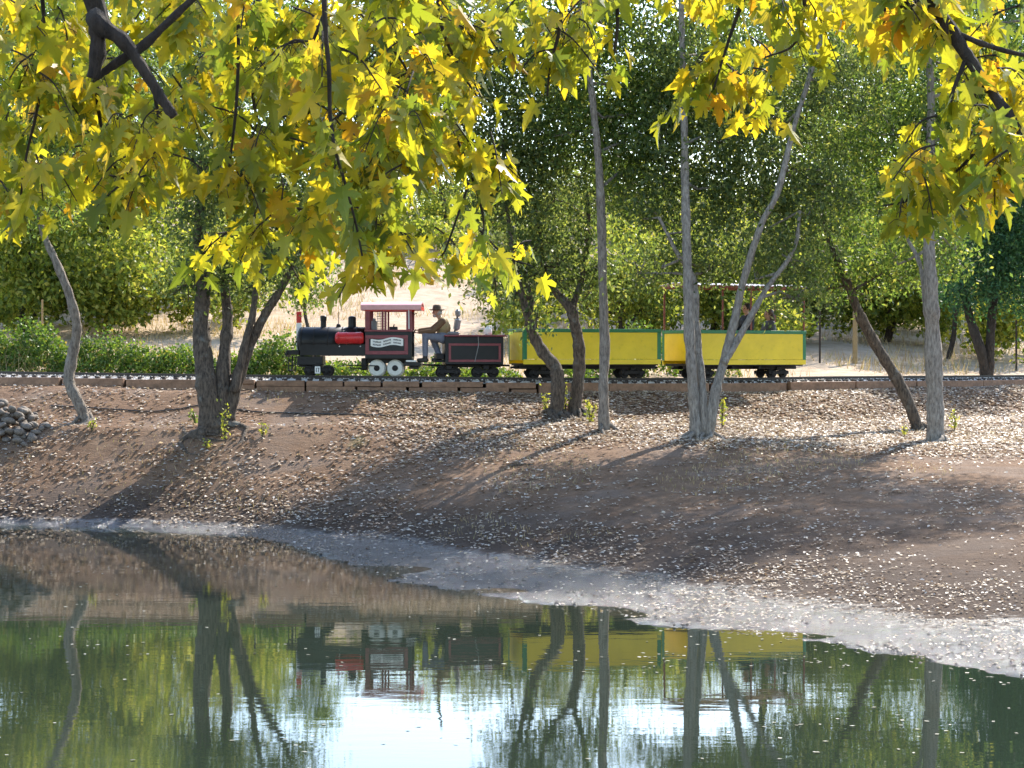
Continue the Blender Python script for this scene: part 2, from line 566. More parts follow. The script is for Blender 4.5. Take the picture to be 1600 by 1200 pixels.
def ground(X, Y):
    X = np.asarray(X, float); Y = np.asarray(Y, float)
    Yd = np.interp(X, sh_dry[:, 0], sh_dry[:, 1]) + vnoise(X, X * 0, 1.7, 3) * 0.35 + vnoise(X, Y, 1.9, 4) * .35
    Ys = np.interp(X, sh_wet[:, 0], sh_wet[:, 1]) + vnoise(X, X * 0 + 3, 1.6, 5) * 0.55 + vnoise(X, Y, 3.7, 6) * 0.45
    Yw = np.interp(X, wall_x, wall_y)
    zw = np.interp(X, [-16, -11, -4, 0, 5, 12], [2.42, 2.39, 2.27, 2.235, 2.225, 2.28])
    wetw = np.maximum(Yd - Ys, 0.2)
    zmud = 0.075 * np.clip((Y - Ys) / wetw, 0, 1) ** 1.3 + vnoise(X, Y, 1.6, 9) * 0.034 + vnoise(X * 0.6, Y * 1.4, 4.5, 10) * 0.024
    span = np.maximum(Yw - 3.0 - Yd, 1.5)
    u = np.clip((Y - Yd) / span, 0, 1)
    bank = 1.58 * u ** 1.15 + (zw - 1.655) * sstep((Y - (Yw - 3.0)) / 2.9)
    bank = bank + vnoise(X, Y, 0.9, 12) * 0.05 * np.clip(u * 3, 0, 1) * np.clip((Yw - Y) / 1.2, 0, 1) + vnoise(X, Y, 3.3, 13) * 0.018 * np.clip(u * 4, 0, 1)
    z = zmud + bank
    # behind the retaining wall: the bed of the line, then the hillside
    back = sstep((Y - (Yw + 0.25)) / 1.3)
    zr = rail_z(X)
    hill = 0.085 * softp(Y - Yw - 3.6, 1.0) + 0.125 * softp(Y - 60, 4.0) - 0.2 * softp(Y - 112, 8.0)
    hill = hill + vnoise(X, Y, 0.16, 21) * 0.5 * np.clip((Y - 58) / 20, 0, 1) + vnoise(X, Y, 0.9, 22) * 0.06 * np.clip((Y - 48) / 6, 0, 1)
    far = np.clip((Y - 150) / 200, 0, 1)
    zb = zr - 0.17 + hill
    zb = zb * (1 - far) + 8.0 * far + 7 * far * vnoise(X, Y, 0.012, 31)
    z = z * (1 - back) + zb * back
    # pond bed and the near bank on which the camera stands
    d = Y - Ys
    bed = -0.10 * np.clip(-d, 0, 8) - 0.01
    z = np.where(d < 0, np.maximum(bed, -0.8), z)
    near = sstep((5.0 - Y) / 6.0)
    z = z * (1 - near) + 1.45 * near
    return z


def hit(px, py, y0=14.0, y1=58.0):
    Y = np.linspace(y0, y1, 4000)
    X = (px - 800) / F * Y; Z = EYE + (HZ - py) / F * Y
    g = ground(X, Y)
    k = np.where(Z <= g)[0]
    i = k[0] if len(k) else len(Y) - 1
    return np.array([X[i], Y[i], g[i]])


xs = np.unique(np.concatenate([np.linspace(-600, -60, 12), np.linspace(-60, -18, 30), np.arange(-18, 18.01, 0.18), np.linspace(18, 60, 30), np.linspace(60, 600, 12)]).round(4))
ys = np.unique(np.concatenate([np.linspace(-60, 14, 30), np.arange(14, 60, 0.18), np.arange(60, 130, 1.2), np.linspace(130, 900, 30)]).round(4))
GX, GY = np.meshgrid(xs, ys)
GZ = ground(GX, GY)
nx, ny = len(xs), len(ys)
V = np.stack([GX.ravel(), GY.ravel(), GZ.ravel()], 1)
ii = (np.arange(ny - 1)[:, None] * nx + np.arange(nx - 1)[None, :]).ravel()
Fc = np.stack([ii, ii + 1, ii + nx + 1, ii + nx], 1).ravel()
g_ob = mesh_from_arrays('ground', V, Fc, 4, M['ground'], None, True)
ha_ = g_ob.data.attributes.new('behind_track', 'FLOAT', 'POINT')
ha_.data.foreach_set('value', sstep((GY - np.interp(GX, wall_x, wall_y) - 0.4) / 2.5).ravel().astype(np.float32))
tag(g_ob, 'brown earth bank with dry hillside rising behind the track', 'ground', kind='structure')

mb = MB()
mb.add([(-70, -8, 0), (70, -8, 0), (70, 52, 0), (-70, 52, 0)], [(0, 1, 2, 3)])
wt = mb.build('water', M['water'])
tag(wt, 'still green pond reflecting trees, train and sky', 'water', kind='structure')

# ballast bed: a sheet that follows the line
mb = MB()
vs, fs = [], []
ss = np.arange(-15, 28, 0.25)
for s in ss:
    for off, dz in ((-0.79, -0.125), (-0.60, -0.118), (-0.50, -0.072), (0.45, -0.078), (1.15, -0.30)):
        p, th = track_at(s, off)
        vs.append((p[0], p[1], p[2] + dz))
for i in range(len(ss) - 1):
    for k in range(4):
        a = i * 5 + k
        fs.append((a, a + 5, a + 6, a + 1))
mb.add(vs, fs)
bl = mb.build('ballast_bed', M['ballast'])
tag(bl, 'pale gravel bed under the narrow railway track', 'track bed', kind='structure')

# ------------------------------------------------------------------ railway track: rails and ties
p0, _ = track_at(0)
trk = empty('railway_track', p0)
tag(trk, 'narrow curved miniature railway track with dark ties above the bank', 'railway track')
GAUGE = 0.40
for sgn in (-1, 1):
    prof = [(-0.03, -0.075), (0.03, -0.075), (0.03, -0.065), (0.008, -0.055), (0.008, -0.022), (0.017, -0.018), (0.017, 0.0), (-0.017, 0.0), (-0.017, -0.018), (-0.008, -0.022), (-0.008, -0.055), (-0.03, -0.065)]
    vs, fs = [], []
    n = len(prof)
    for s in ss:
        for o_, h in prof:
            p, th = track_at(s, sgn * GAUGE / 2 + o_)
            vs.append((p[0] - p0[0], p[1] - p0[1], p[2] + h - p0[2]))
    for i in range(len(ss) - 1):
        for k in range(n):
            k2 = (k + 1) % n
            fs.append((i * n + k, i * n + k2, (i + 1) * n + k2, (i + 1) * n + k))
    MB().add(vs, fs).build('rail', M['steel'], trk)
mb = MB().box(-0.05, 0.05, -0.62, 0.50, -0.045, 0.046, bev=0.006)
tie0 = mb.build('tie', M['tie'], trk)
first = True
s = -14.5
while s < 27.0:
    o = tie0 if first else tie0.copy()
    if not first: col.objects.link(o)
    first = False
    p, th = track_at(s, random.uniform(-.03, .03))
    o.location = (p[0] - p0[0], p[1] - p0[1], p[2] - 0.108 - p0[2] + random.uniform(-.006, .004))
    o.rotation_euler = (0, 0, th + random.uniform(-.03, .03))
    s += 0.245 + random.uniform(-.02, .02)
# loose ballast stones between the ties (too small to count)
n = 5200
sv = rng.uniform(-13, 24, n); ov = rng.uniform(-0.76, 0.6, n)
X = np.interp(sv, S, tx); Y = np.interp(sv, S, ty); T = np.interp(sv, S, TH)
C = np.stack([X - np.sin(T) * ov, Y + np.cos(T) * ov, rail_z(X) - np.where(ov < -.55, .118, .072) + rng.uniform(0, .02, n)], 1)
r_ = rng.uniform(0.010, 0.026, n)
octa = np.array([(1, 0, 0), (-1, 0, 0), (0, 1, 0), (0, -1, 0), (0, 0, .7), (0, 0, -.7)], float)
V = (C[:, None, :] + octa[None] * r_[:, None, None] * rng.uniform(.7, 1.3, (n, 6, 1))).reshape(-1, 3)
of = np.array([(0, 2, 4), (2, 1, 4), (1, 3, 4), (3, 0, 4), (2, 0, 5), (1, 2, 5), (3, 1, 5), (0, 3, 5)])
Fc = (np.arange(n)[:, None, None] * 6 + of[None]).ravel()
gv = mesh_from_arrays('gravel', V, Fc, 3, M['ballast'])
tag(gv, 'pale loose gravel between the railway ties', 'gravel', kind='stuff')

# ------------------------------------------------------------------ timber retaining wall
pw, _ = track_at(0, WOFF)
rw = empty('retaining_wall', (pw[0], pw[1], 2.28))
tag(rw, 'low brown timber retaining wall below the railway track', 'retaining wall')
for course in (0, 1):
    s = -14.5 + .4 * course
    while s < 26.5:
        near_x = np.interp(s, S, tx)
        two = -6.2 < near_x < 0.3
        L = random.choice([0.75, 1.0, 1.0, 1.25]) if two else random.choice([1.4, 1.9, 2.3])
        if near_x < -6.2 and s + L > s_of_x(-6.2): L = s_of_x(-6.2) - s + .05
        if two and s + L > s_of_x(0.3) - .3: L = s_of_x(0.3) - s + .05
        pA, thA = track_at(s, WOFF); pB, thB = track_at(s + L, WOFF)
        cx, cy = (pA[0] + pB[0]) / 2, (pA[1] + pB[1]) / 2
        zt = (pA[2] + pB[2]) / 2 - 0.105
        gz = float(ground(cx, cy - 0.15))
        th = math.atan2(pB[1] - pA[1], pB[0] - pA[0])
        if two: za, zc = ((gz - .15, gz + .10) if course == 0 else (gz + .105, zt + random.uniform(-.008, .008)))
        elif course == 0: za, zc = gz - .15, zt + random.uniform(-.012, .012)
        else: za = None
        if za is not None:
            ob = MB().box(-L / 2 + .003, L / 2 - .003, -0.075, 0.06, za, zc, bev=0.008).build('timber', M['timber'], rw)
            ob.location = (cx - pw[0], cy - pw[1] + random.uniform(-.010, .010), -2.28)
            ob.rotation_euler = (random.uniform(-.01, .01), 0, th + random.uniform(-.005, .005))
        s += L
# ------------------------------------------------------------------ train
def wheel_shape(mb, x, y, z, r, wd=0.055, mi=0, side=-1):
    """flanged wheel on the y axis; side -1 = near side"""
    a = [(r * 0.25, -wd / 2 - 0.012), (r * 0.30, -wd / 2 - 0.012), (r * 0.34, -wd / 2 + 0.008), (r * 0.74, -wd / 2 + 0.008), (r * 0.80, -wd / 2), (r * 0.98, -wd / 2), (r, -wd / 2 + .01), (r, wd / 2 - .012), (r * 1.12, wd / 2 - .008), (r * 1.12, wd / 2), (r * .3, wd / 2)]
    if side > 0: a = [(q, -h) for q, h in a]
    mb.lathe(a, (x, y, z), 'y', 20, mi)


def bogie(parent, x, r, base, wheel_mat, rim_light=False):
    b = MB()
    for sy in (-1, 1):
        b.box(x - base / 2 - 0.10, x + base / 2 + 0.10, sy * 0.27 - .018, sy * 0.27 + .018, r - 0.02, r + 0.055, bev=.006)
        for wx in (-base / 2, base / 2):
            b.box(x + wx - 0.035, x + wx + 0.035, sy * 0.27 - .03, sy * 0.27 + .03, r - 0.045, r + 0.045, bev=.006)
        for q in (-.04, 0.0, .04):
            b.tube([(x + q, sy * .27, r + .05), (x + q, sy * .27, r + .13)], .014, 6)
    b.box(x - 0.06, x + 0.06, -0.29, 0.29, r + 0.06, r + 0.15, bev=.006)
    bo = b.build('bogie', M['iron'], parent)
    for wx in (-base / 2, base / 2):
        for sy in (-1, 1):
            wb = MB(); wheel_shape(wb, x + wx, sy * (GAUGE / 2), r, r, side=sy)
            wh = wb.build('wheel', wheel_mat, bo, smooth=False)
        ax = MB().tube([(x + wx, -0.26, r), (x + wx, 0.26, r)], 0.018, 8).build('axle', M['iron'], bo)
    return bo


def vehicle(name, px, label, cat):
    """an Empty on the railhead under photo column px"""
    x = (px - 800) / F * 42.9
    for _ in range(6):
        sx = s_of_x(x); p, th = track_at(sx); x = (px - 800) / F * p[1]
    sx = s_of_x(x)
    pA, _ = track_at(sx - 1.0); pB, _ = track_at(sx + 1.0)
    p = (pA + pB) / 2; p[2] = rail_z(p[0]); th = math.atan2(pB[1] - pA[1], pB[0] - pA[0])
    e = empty(name, p, th)
    if label: tag(e, label, cat)
    return e, p, th


# ---- locomotive (faces left); local x = (px - 560) / 75, z above the railhead
loco, loco_p, loco_th = vehicle('steam_locomotive', 560, 'small black miniature steam locomotive with red cab and pale roof', 'locomotive')
lx = lambda px: (px - 560) / 75.0
lz = lambda py: (587.5 - py) / 75.0
bz = 0.715; br = 0.30
b = MB()
b.lathe([(br * .2, lx(468)), (br * .94, lx(468)), (br, lx(470)), (br, lx(573))], (0, 0, bz), 'x', 36)
boiler = b.build('boiler', M['black'], loco, smooth=False)
boiler.data.polygons.foreach_set('use_smooth', [len(f.vertices) == 4 for f in boiler.data.polygons])
for q in (472, 492, 514, 536, 558):
    MB().lathe([(br * .98, lx(q) - .013), (br + .007, lx(q) - .011), (br + .007, lx(q) + .011), (br * .98, lx(q) + .013)], (0, 0, bz), 'x', 36).build('boiler_band', M['iron'], boiler)
b = MB()
b.lathe([(.05, lx(468) - .045), (.18, lx(468) - .04), (.25, lx(468) - .012), (.25, lx(468) + .004)], (0, 0, bz), 'x', 28)
b.tube([(lx(468) - .05, 0, bz), (lx(468) - .09, 0, bz)], .02, 8)
b.build('smokebox_door', M['iron'], boiler)
b = MB()
b.box(lx(470), lx(573), -0.292, 0.292, lz(556.5), bz - .02, bev=.01)
b.build('side_tank', M['black'], loco)
b = MB(); b.box(lx(466), lx(506), -.26, .26, lz(571), lz(556.7), bev=.012)
b.box(lx(468), lx(500), -.18, .18, lz(574), lz(571), bev=.006)
b.build('cylinder_saddle', M['black'], loco)
b = MB(); b.box(lx(451), lx(469.7), -.31, .31, lz(555), lz(547.5), bev=.01)
b.box(lx(449.5), lx(451.3), -.33, .33, lz(558), lz(549), bev=.006)
b.tube([(lx(449.6), 0, lz(554)), (lx(445), 0, lz(554))], .028, 8)
b.build('pilot_platform', M['black'], loco)
b = MB()
for yy in (-.30, .30):
    for q in (454, 459):
        b.tube([(lx(q), yy, lz(556)), (lx(q - 1), yy, lz(580))], .011, 6)
    for h in (563, 571, 579.5):
        b.tube([(lx(453), yy, lz(h)), (lx(459), yy, lz(h))], .011, 6)
b.tube([(lx(453), -.30, lz(579)), (lx(453), .30, lz(579))], .012, 6)
b.build('step_ladder', M['iron'], loco)
bogie(loco, lx(498.5), 0.105, 0.37, M['iron'])
b = MB(); b.box(lx(494.3), lx(502.7), -.318, -.304, lz(584), lz(573), bev=.003)
b.box(lx(497), lx(500), -.306, -.28, lz(579), lz(576))
pl = b.build('number_plate', M['white'], loco)
b = MB()
b.box(lx(496.2), lx(497.2), -.3215, -.3185, lz(582), lz(575))
b.box(lx(498.4), lx(501.2), -.3215, -.3185, lz(576.2), lz(575))
b.add([(lx(500.1), -.3215, lz(576.2)), (lx(501.2), -.3215, lz(576.2)), (lx(499.9), -.3215, lz(582)), (lx(498.8), -.3215, lz(582)), (lx(500.1), -.3185, lz(576.2)), (lx(501.2), -.3185, lz(576.2)), (lx(499.9), -.3185, lz(582)), (lx(498.8), -.3185, lz(582))], [(3, 2, 1, 0), (4, 5, 6, 7), (0, 1, 5, 4), (1, 2, 6, 5), (2, 3, 7, 6), (3, 0, 4, 7)])
b.build('numeral', M['black'], pl)['kind'] = 'stuff'
top = bz + br
MB().lathe([(.066, top - .03), (.06, top + .02), (.058, top + .12), (.066, top + .135), (.068, lz(494.5)), (.05, lz(493.5))], (lx(505), 0, 0), 'z', 20).build('chimney', M['black'], loco)
b = MB(); b.lathe([(.05, top - .02), (.05, top + .02), (.04, top + .055), (.015, top + .07)], (lx(528.7), 0, 0), 'z', 16)
b.tube([(lx(528.7), 0, top + .06), (lx(529), 0, lz(487.5))], .007, 6)
b.build('whistle', M['iron'], loco)
MB().lathe([(.10, top - .05), (.088, top), (.083, top + .03), (.083, top + .185), (.07, top + .215), (.03, top + .232)], (lx(550), 0, 0), 'z', 24).build('steam_dome', M['black'], loco)
# red air tank slung on the near side
b = MB(); b.lathe([(.06, lx(526.5)), (.105, lx(528)), (.122, lx(531)), (.122, lx(567)), (.105, lx(570)), (.06, lx(571.5))], (0, -.375, lz(529)), 'x', 24)
tank = b.build('air_tank', M['red'], loco, smooth=False)
tank.data.polygons.foreach_set('use_smooth', [len(f.vertices) == 4 for f in tank.data.polygons])
for q in (532, 544, 565.5):
    MB().lathe([(.118, lx(q) - .014), (.129, lx(q) - .012), (.129, lx(q) + .012), (.118, lx(q) + .014)], (0, -.375, lz(529)), 'x', 24).build('tank_band', M['red'], tank)
for q in (532.5, 565.2):
    MB().lathe([(.004, -.018), (.014, -.012), (.014, .02)], (lx(q), -.305, lz(541.8)), 'y', 10).build('marker_stud', M['white'], loco)
# cab
cx0, cx1 = lx(573.2), lx(645.5)
cy = 0.40
b = MB()
for sy in (-1, 1):
    b.box(cx0, cx1, sy * cy - .018, sy * cy + .018, lz(559.7), lz(518))
b.box(cx0, cx0 + .03, -cy + .02, cy - .02, lz(559.7), lz(518))
b.box(cx0, cx1, -cy + .02, cy - .02, lz(561), lz(558))
cabw = b.build('cab_side', M['black'], loco)
for sy in (-1, 1):
    yo = sy * (cy + .020)
    a0, a1, z0, z1, t_ = lx(573.7), lx(639.8), lz(554.5), lz(524.5), .075
    for (x0, x1, q0, q1) in ((a0, a1, z0, z0 + t_), (a0, a1, z1 - t_, z1), (a0, a0 + t_, z0 + t_, z1 - t_), (a1 - t_, a1, z0 + t_, z1 - t_)):
        MB().box(x0, x1, yo - .012, yo + .012, q0 + .001, q1 - .001, bev=.004).build('trim_board', M['maroon'], cabw)
    b = MB()
    b.box(cx0 - .01, cx1 + .01, yo - .022, yo + .022, lz(519), lz(516), bev=.005)
    b.build('window_ledge', M['maroon'], cabw)
    for (q0, q1) in ((573.2, 580.5), (598.5, 601.5), (603, 605.8), (637, 645.5)):
        MB().box(lx(q0), lx(q1), sy * cy - .022, sy * cy + .022, lz(516), lz(483), bev=.004).build('cab_post', M['maroon'], loco)
    MB().box(cx0, cx1, sy * cy - .024, sy * cy + .024, lz(487.3), lz(483), bev=.004).build('roof_beam', M['red'], loco)
# arched roof
b = MB(); vs = []; fs = []
n = 12
for i, xx in enumerate((lx(566.7), lx(660.5))):
    for k in range(n + 1):
        a = -1 + 2 * k / n
        vs.append((xx, a * .49, lz(482.6) + .13 * math.sqrt(max(0, 1 - (a * .93) ** 2)) - .045 + .05))
    for k in range(n + 1):
        a = -1 + 2 * k / n
        vs.append((xx, a * .475, lz(482.6) + .13 * math.sqrt(max(0, 1 - (a * .93) ** 2)) - .075 + .05))
q = 2 * (n + 1)
for k in range(n):
    fs.append((k, k + 1, q + k + 1, q + k))
    fs.append((n + 1 + k + 1, n + 1 + k, q + n + 1 + k, q + n + 1 + k + 1))
    fs.append((k + 1, k, n + 1 + k, n + 1 + k + 1)); fs.append((q + k, q + k + 1, q + n + 2 + k, q + n + 1 + k))
fs.append((0, q, q + n + 1, n + 1)); fs.append((n, 2 * n + 1, q + 2 * n + 1, q + n))
b.add(vs, fs)
roof = b.build('cab_roof', M['pink'], loco)
for sy in (-1, 1):
    MB().box(lx(566.7), lx(660.5), sy * .478 - .012, sy * .478 + .012, lz(485.3), lz(480.4) + .035, bev=.004).build('roof_fascia', M['pink'], roof)
for q in (566.7, 659.3):
    MB().box(lx(q), lx(q + 1.2), -.465, .465, lz(486), lz(480.0), bev=.003).build('end_beam', M['red'], roof)
for q in (648, 650):
    pass
# things in the cab
b = MB(); b.box(lx(579.5), lx(587.5), .10, .26, lz(517), lz(501.5), bev=.01); b.lathe([(.03, 0), (.03, .05)], (lx(583.5), .18, lz(501.5)), 'z', 10)
b.build('gauge_box', M['grey_vinyl'], loco)
b = MB(); b.box(lx(609), lx(621), -.1, .1, lz(517), lz(511), bev=.008); b.tube([(lx(615), 0, lz(511)), (lx(616), 0, lz(507))], .012, 6)
b.build('control_box', M['black'], loco)
b = MB()
for k in range(5):
    b.tube([(lx(587 + 2.4 * k), .40, lz(516)), (lx(587 + 2.4 * k), .40, lz(487))], .005, 5)
for k in range(7):
    b.tube([(lx(586), .405, lz(514 - 4 * k)), (lx(598), .405, lz(514 - 4 * k))], .005, 5)
b.build('wire_screen', M['iron'], loco)
b = MB(); b.tube([(lx(641), -.435, lz(484)), (lx(641.5), -.435, lz(515))], .012, 6)
b.build('hand_rail', M['white'], loco)
b = MB(); b.tube([(lx(645), -.36, lz(489)), (lx(650), -.36, lz(492)), (lx(653), -.36, lz(490.5))], .009, 6); b.tube([(lx(645), -.2, lz(520)), (lx(649), -.2, lz(519)), (lx(651), -.2, lz(515))], .010, 6)
b.build('throttle_lever', M['iron'], loco)
b = MB(); b.box(lx(645), lx(648), -.3, -.18, lz(536), lz(527), bev=.008)
b.build('latch_box', M['black'], loco)
# sign on the cab side: a waving white ribbon with small dark strokes, illegible as in the photo
b = MB(); vs = []; fs = []
N = 22
def ribbon(u): return .020 * math.sin(u * 2 * PI * 1.25 + 2.6)
sx0, sx1 = lx(582), lx(632.5)
for k in range(N + 1):
    u = k / N
    c_ = (lz(540) + lz(531.5)) / 2 + ribbon(u) + .03 * u - .012
    hw = .078 if 0.04 < u < .97 else .068
    for yy in (-cy - .024, -cy - .036):
        vs += [(sx0 + (sx1 - sx0) * u, yy, c_ - hw), (sx0 + (sx1 - sx0) * u, yy, c_ + hw)]
for k in range(N):
    a = k * 4
    fs += [(a + 2, a + 6, a + 7, a + 3), (a + 4, a, a + 1, a + 5), (a + 1, a + 3, a + 7, a + 5), (a, a + 4, a + 6, a + 2)]
fs += [(0, 2, 3, 1), (N * 4, N * 4 + 1, N * 4 + 3, N * 4 + 2)]
b.add(vs, fs)
sign = b.build('name_ribbon', M['white'], loco)
b = MB()
for row, zz in ((0, .030), (1, -.030)):
    for (u0, u1) in ((.07, .33), (.39, .63), (.70, .93)):
        u = u0
        while u < u1 - .012:
            wd = random.uniform(.010, .020)
            c_ = (lz(540) + lz(531.5)) / 2 + ribbon(u) + .03 * u - .012 + zz
            h0, h1 = c_ - random.uniform(.014, .022), c_ + random.uniform(.010, .022)
            X0 = sx0 + (sx1 - sx0) * u; X1 = X0 + (sx1 - sx0) * wd * .6
            b.box(X0, X1, -cy - .0385, -cy - .0362, h0, h1)
            if random.random() < .6: b.box(X1, X1 + (sx1 - sx0) * wd * .5, -cy - .0385, -cy - .0362, (h0 + h1) / 2 - .005, (h0 + h1) / 2 + .006)
            u += wd + .004
b.build('lettering', M['black'], sign)['kind'] = 'stuff'
# driving wheels
for q in (590.5, 618.8):
    for sy in (-1, 1):
        b = MB(); r = .158; yy = sy * .235; a = [(.062, -.035), (.062, -.045), (r * .95, -.045), (r, -.035), (r, .02), (r + .02, .024), (r + .02, .034), (.06, .034)]
        if sy > 0: a = [(i_, -h) for i_, h in a]
        b.lathe(a, (lx(q), yy, r), 'y', 32)
        wh = b.build('driving_wheel', M['wheel_white'], loco)
        b = MB(); b.lathe([(.062, sy * .048), (.058, sy * .049), (.05, sy * .047), (.03, sy * .047), (.03, sy * .075), (.01, sy * .078)], (lx(q), yy, r), 'y', 18)
        b.build('hub', M['iron'], wh)
    MB().tube([(lx(q), -.26, .158), (lx(q), .26, .158)], .025, 8).build('axle', M['iron'], loco)
b = MB()
for sy in (-1, 1):
    b.box(lx(567), lx(646), sy * .15 - .02, sy * .15 + .02, lz(568), lz(559.9), bev=.006)
    b.tube([(lx(536), sy * .30, lz(571)), (lx(590), sy * .30, lz(572))], .012, 6)
    b.tube([(lx(545), sy * .28, lz(575)), (lx(575), sy * .28, lz(577))], .010, 6)
b.box(lx(566), lx(574), -.24, .24, lz(579), lz(560), bev=.01)
b.build('underframe', M['iron'], loco)
b = MB(); b.box(lx(633), lx(659), -.34, .34, lz(572.5), lz(566), bev=.01)
b.box(lx(640), lx(655), -.2, .2, lz(577), lz(572.4), bev=.01)
foot = b.build('footplate', M['black'], loco)
MB().box(lx(636), lx(652), -.345, -.15, lz(565.9), lz(563.2), bev=.006).build('footplate_glare', M['white'], foot)  # white strip stands for light reflected off the footplate top

# striped marker board standing at the front of the locomotive
mk, mp, mth = vehicle('marker_board', 464.5, 'red and white striped marker board at the front of locomotive', 'marker board')
mk.location.y += 0.30
mk.location.z += lz(547.5)
b = MB(); b.box(-.055, .055, -.012, .012, .0, .28, bev=.004); b.build('lower_board', M['white'], mk)
MB().box(-.055, .055, -.012, .012, .565, .80, bev=.01).build('red_top', M['red'], mk)
MB().box(-.055, .055, -.012, .012, .283, .562, bev=.004).build('middle_board', M['white'], mk)
for k in range(3):
    b = MB(); z = .06 + k * .075
    b.add([(-.055, -.0155, z), (.055, -.0155, z + .06), (.055, -.0155, z + .095), (-.055, -.0155, z + .035), (-.055, -.0125, z), (.055, -.0125, z + .06), (.055, -.0125, z + .095), (-.055, -.0125, z + .035)], [(0, 1, 2, 3), (7, 6, 5, 4), (0, 4, 5, 1), (1, 5, 6, 2), (2, 6, 7, 3), (3, 7, 4, 0)])
    b.build('stripe', M['grey_vinyl'], mk)

# ---- tender
ten, ten_p, ten_th = vehicle('coal_tender', 735, 'black tender with maroon rectangle trim and grey seat behind locomotive', 'tender')
wx_ = lambda px: (px - 735) / 75.0
wz_ = lambda py: (589 - py) / 75.0
b = MB(); b.box(wx_(693), wx_(784), -.40, .40, wz_(569.5), wz_(526), bev=.012)
body = b.build('body', M['black'], ten)
b = MB(); b.box(wx_(692), wx_(789), -.44, .44, wz_(526) - .0, wz_(523.3), bev=.008)
b.build('lid', M['maroon'], ten)
for sy in (-1, 1):
    yo = sy * .412
    a0, a1, z0, z1, t_ = wx_(698.3), wx_(780), wz_(565.5), wz_(536.5), .05
    for (x0, x1, q0, q1) in ((a0, a1, z0, z0 + t_), (a0, a1, z1 - t_, z1), (a0, a0 + t_, z0 + t_, z1 - t_), (a1 - t_, a1, z0 + t_, z1 - t_)):
        MB().box(x0, x1, yo - .011, yo + .011, q0 + .001, q1 - .001, bev=.003).build('trim_board', M['maroon'], body)
b = MB()
b.box(wx_(685), wx_(782), -.14, .14, .20, wz_(569.6), bev=.01)
b.box(wx_(677), wx_(693), -.30, .30, wz_(566), wz_(562), bev=.008)
b.box(wx_(680), wx_(692), -.32, .32, wz_(561), wz_(552), bev=.01)
b.tube([(wx_(660), 0, .26), (wx_(686), 0, .24)], .022, 8)
b.tube([(wx_(782), 0, .24), (wx_(797), 0, .24)], .022, 8)
b.build('underframe', M['iron'], ten)
bogie(ten, wx_(700), 0.10, 0.28, M['iron'])
bogie(ten, wx_(758), 0.10, 0.33, M['iron'])
b = MB(); b.tube([(wx_(744), -.445, wz_(526)), (wx_(745), -.43, wz_(538)), (wx_(742), -.43, wz_(552)), (wx_(739), -.43, wz_(565))], .008, 6)
b.build('hanging_cord', M['grey_vinyl'], ten)
st = empty('seat', (wx_(706), .06, wz_(523.2)), 0, ten)
MB().box(-.14, .16, -.2, .2, .0, .07, bev=.03).build('cushion', M['grey_vinyl'], st)
b = MB(); b.tube([(.06, 0, .06), (.10, 0, .18), (.13, 0, .5)], .018, 6); b.build('seat_stem', M['iron'], st)
b = MB(); b.box(-.055, .055, -.2, .2, -.13, .14, bev=.045)
o = b.build('backrest', M['grey_vinyl'], st); o.location = (.115, 0, .215); o.rotation_euler = (0, .16, 0)
b = MB(); b.box(-.05, .05, -.13, .13, -.08, .085, bev=.04)
o = b.build('headrest', M['grey_vinyl'], st); o.location = (.13, 0, .455); o.rotation_euler = (0, -.12, 0)
# white jug on the tender lid
jg = empty('water_jug', Matrix.Translation(Vector(ten_p)) @ Matrix.Rotation(ten_th, 4, 'Z') @ Vector((wx_(762.5), -.10, wz_(523.2))), ten_th)
tag(jg, 'round white jug standing on the black tender lid', 'jug')
MB().lathe([(.06, 0), (.078, .012), (.082, .05), (.08, .10), (.06, .15), (.035, .165)], (0, 0, 0), 'z', 20).build('body', M['white'], jg, smooth=True)
MB().lathe([(.034, .164), (.036, .168), (.036, .19), (.03, .194)], (0, 0, 0), 'z', 14).build('cap', M['white'], jg)
MB().tube([(.06, 0, .135), (.085, 0, .165), (.06, 0, .19), (.03, 0, .185)], .011, 8).build('handle', M['white'], jg)

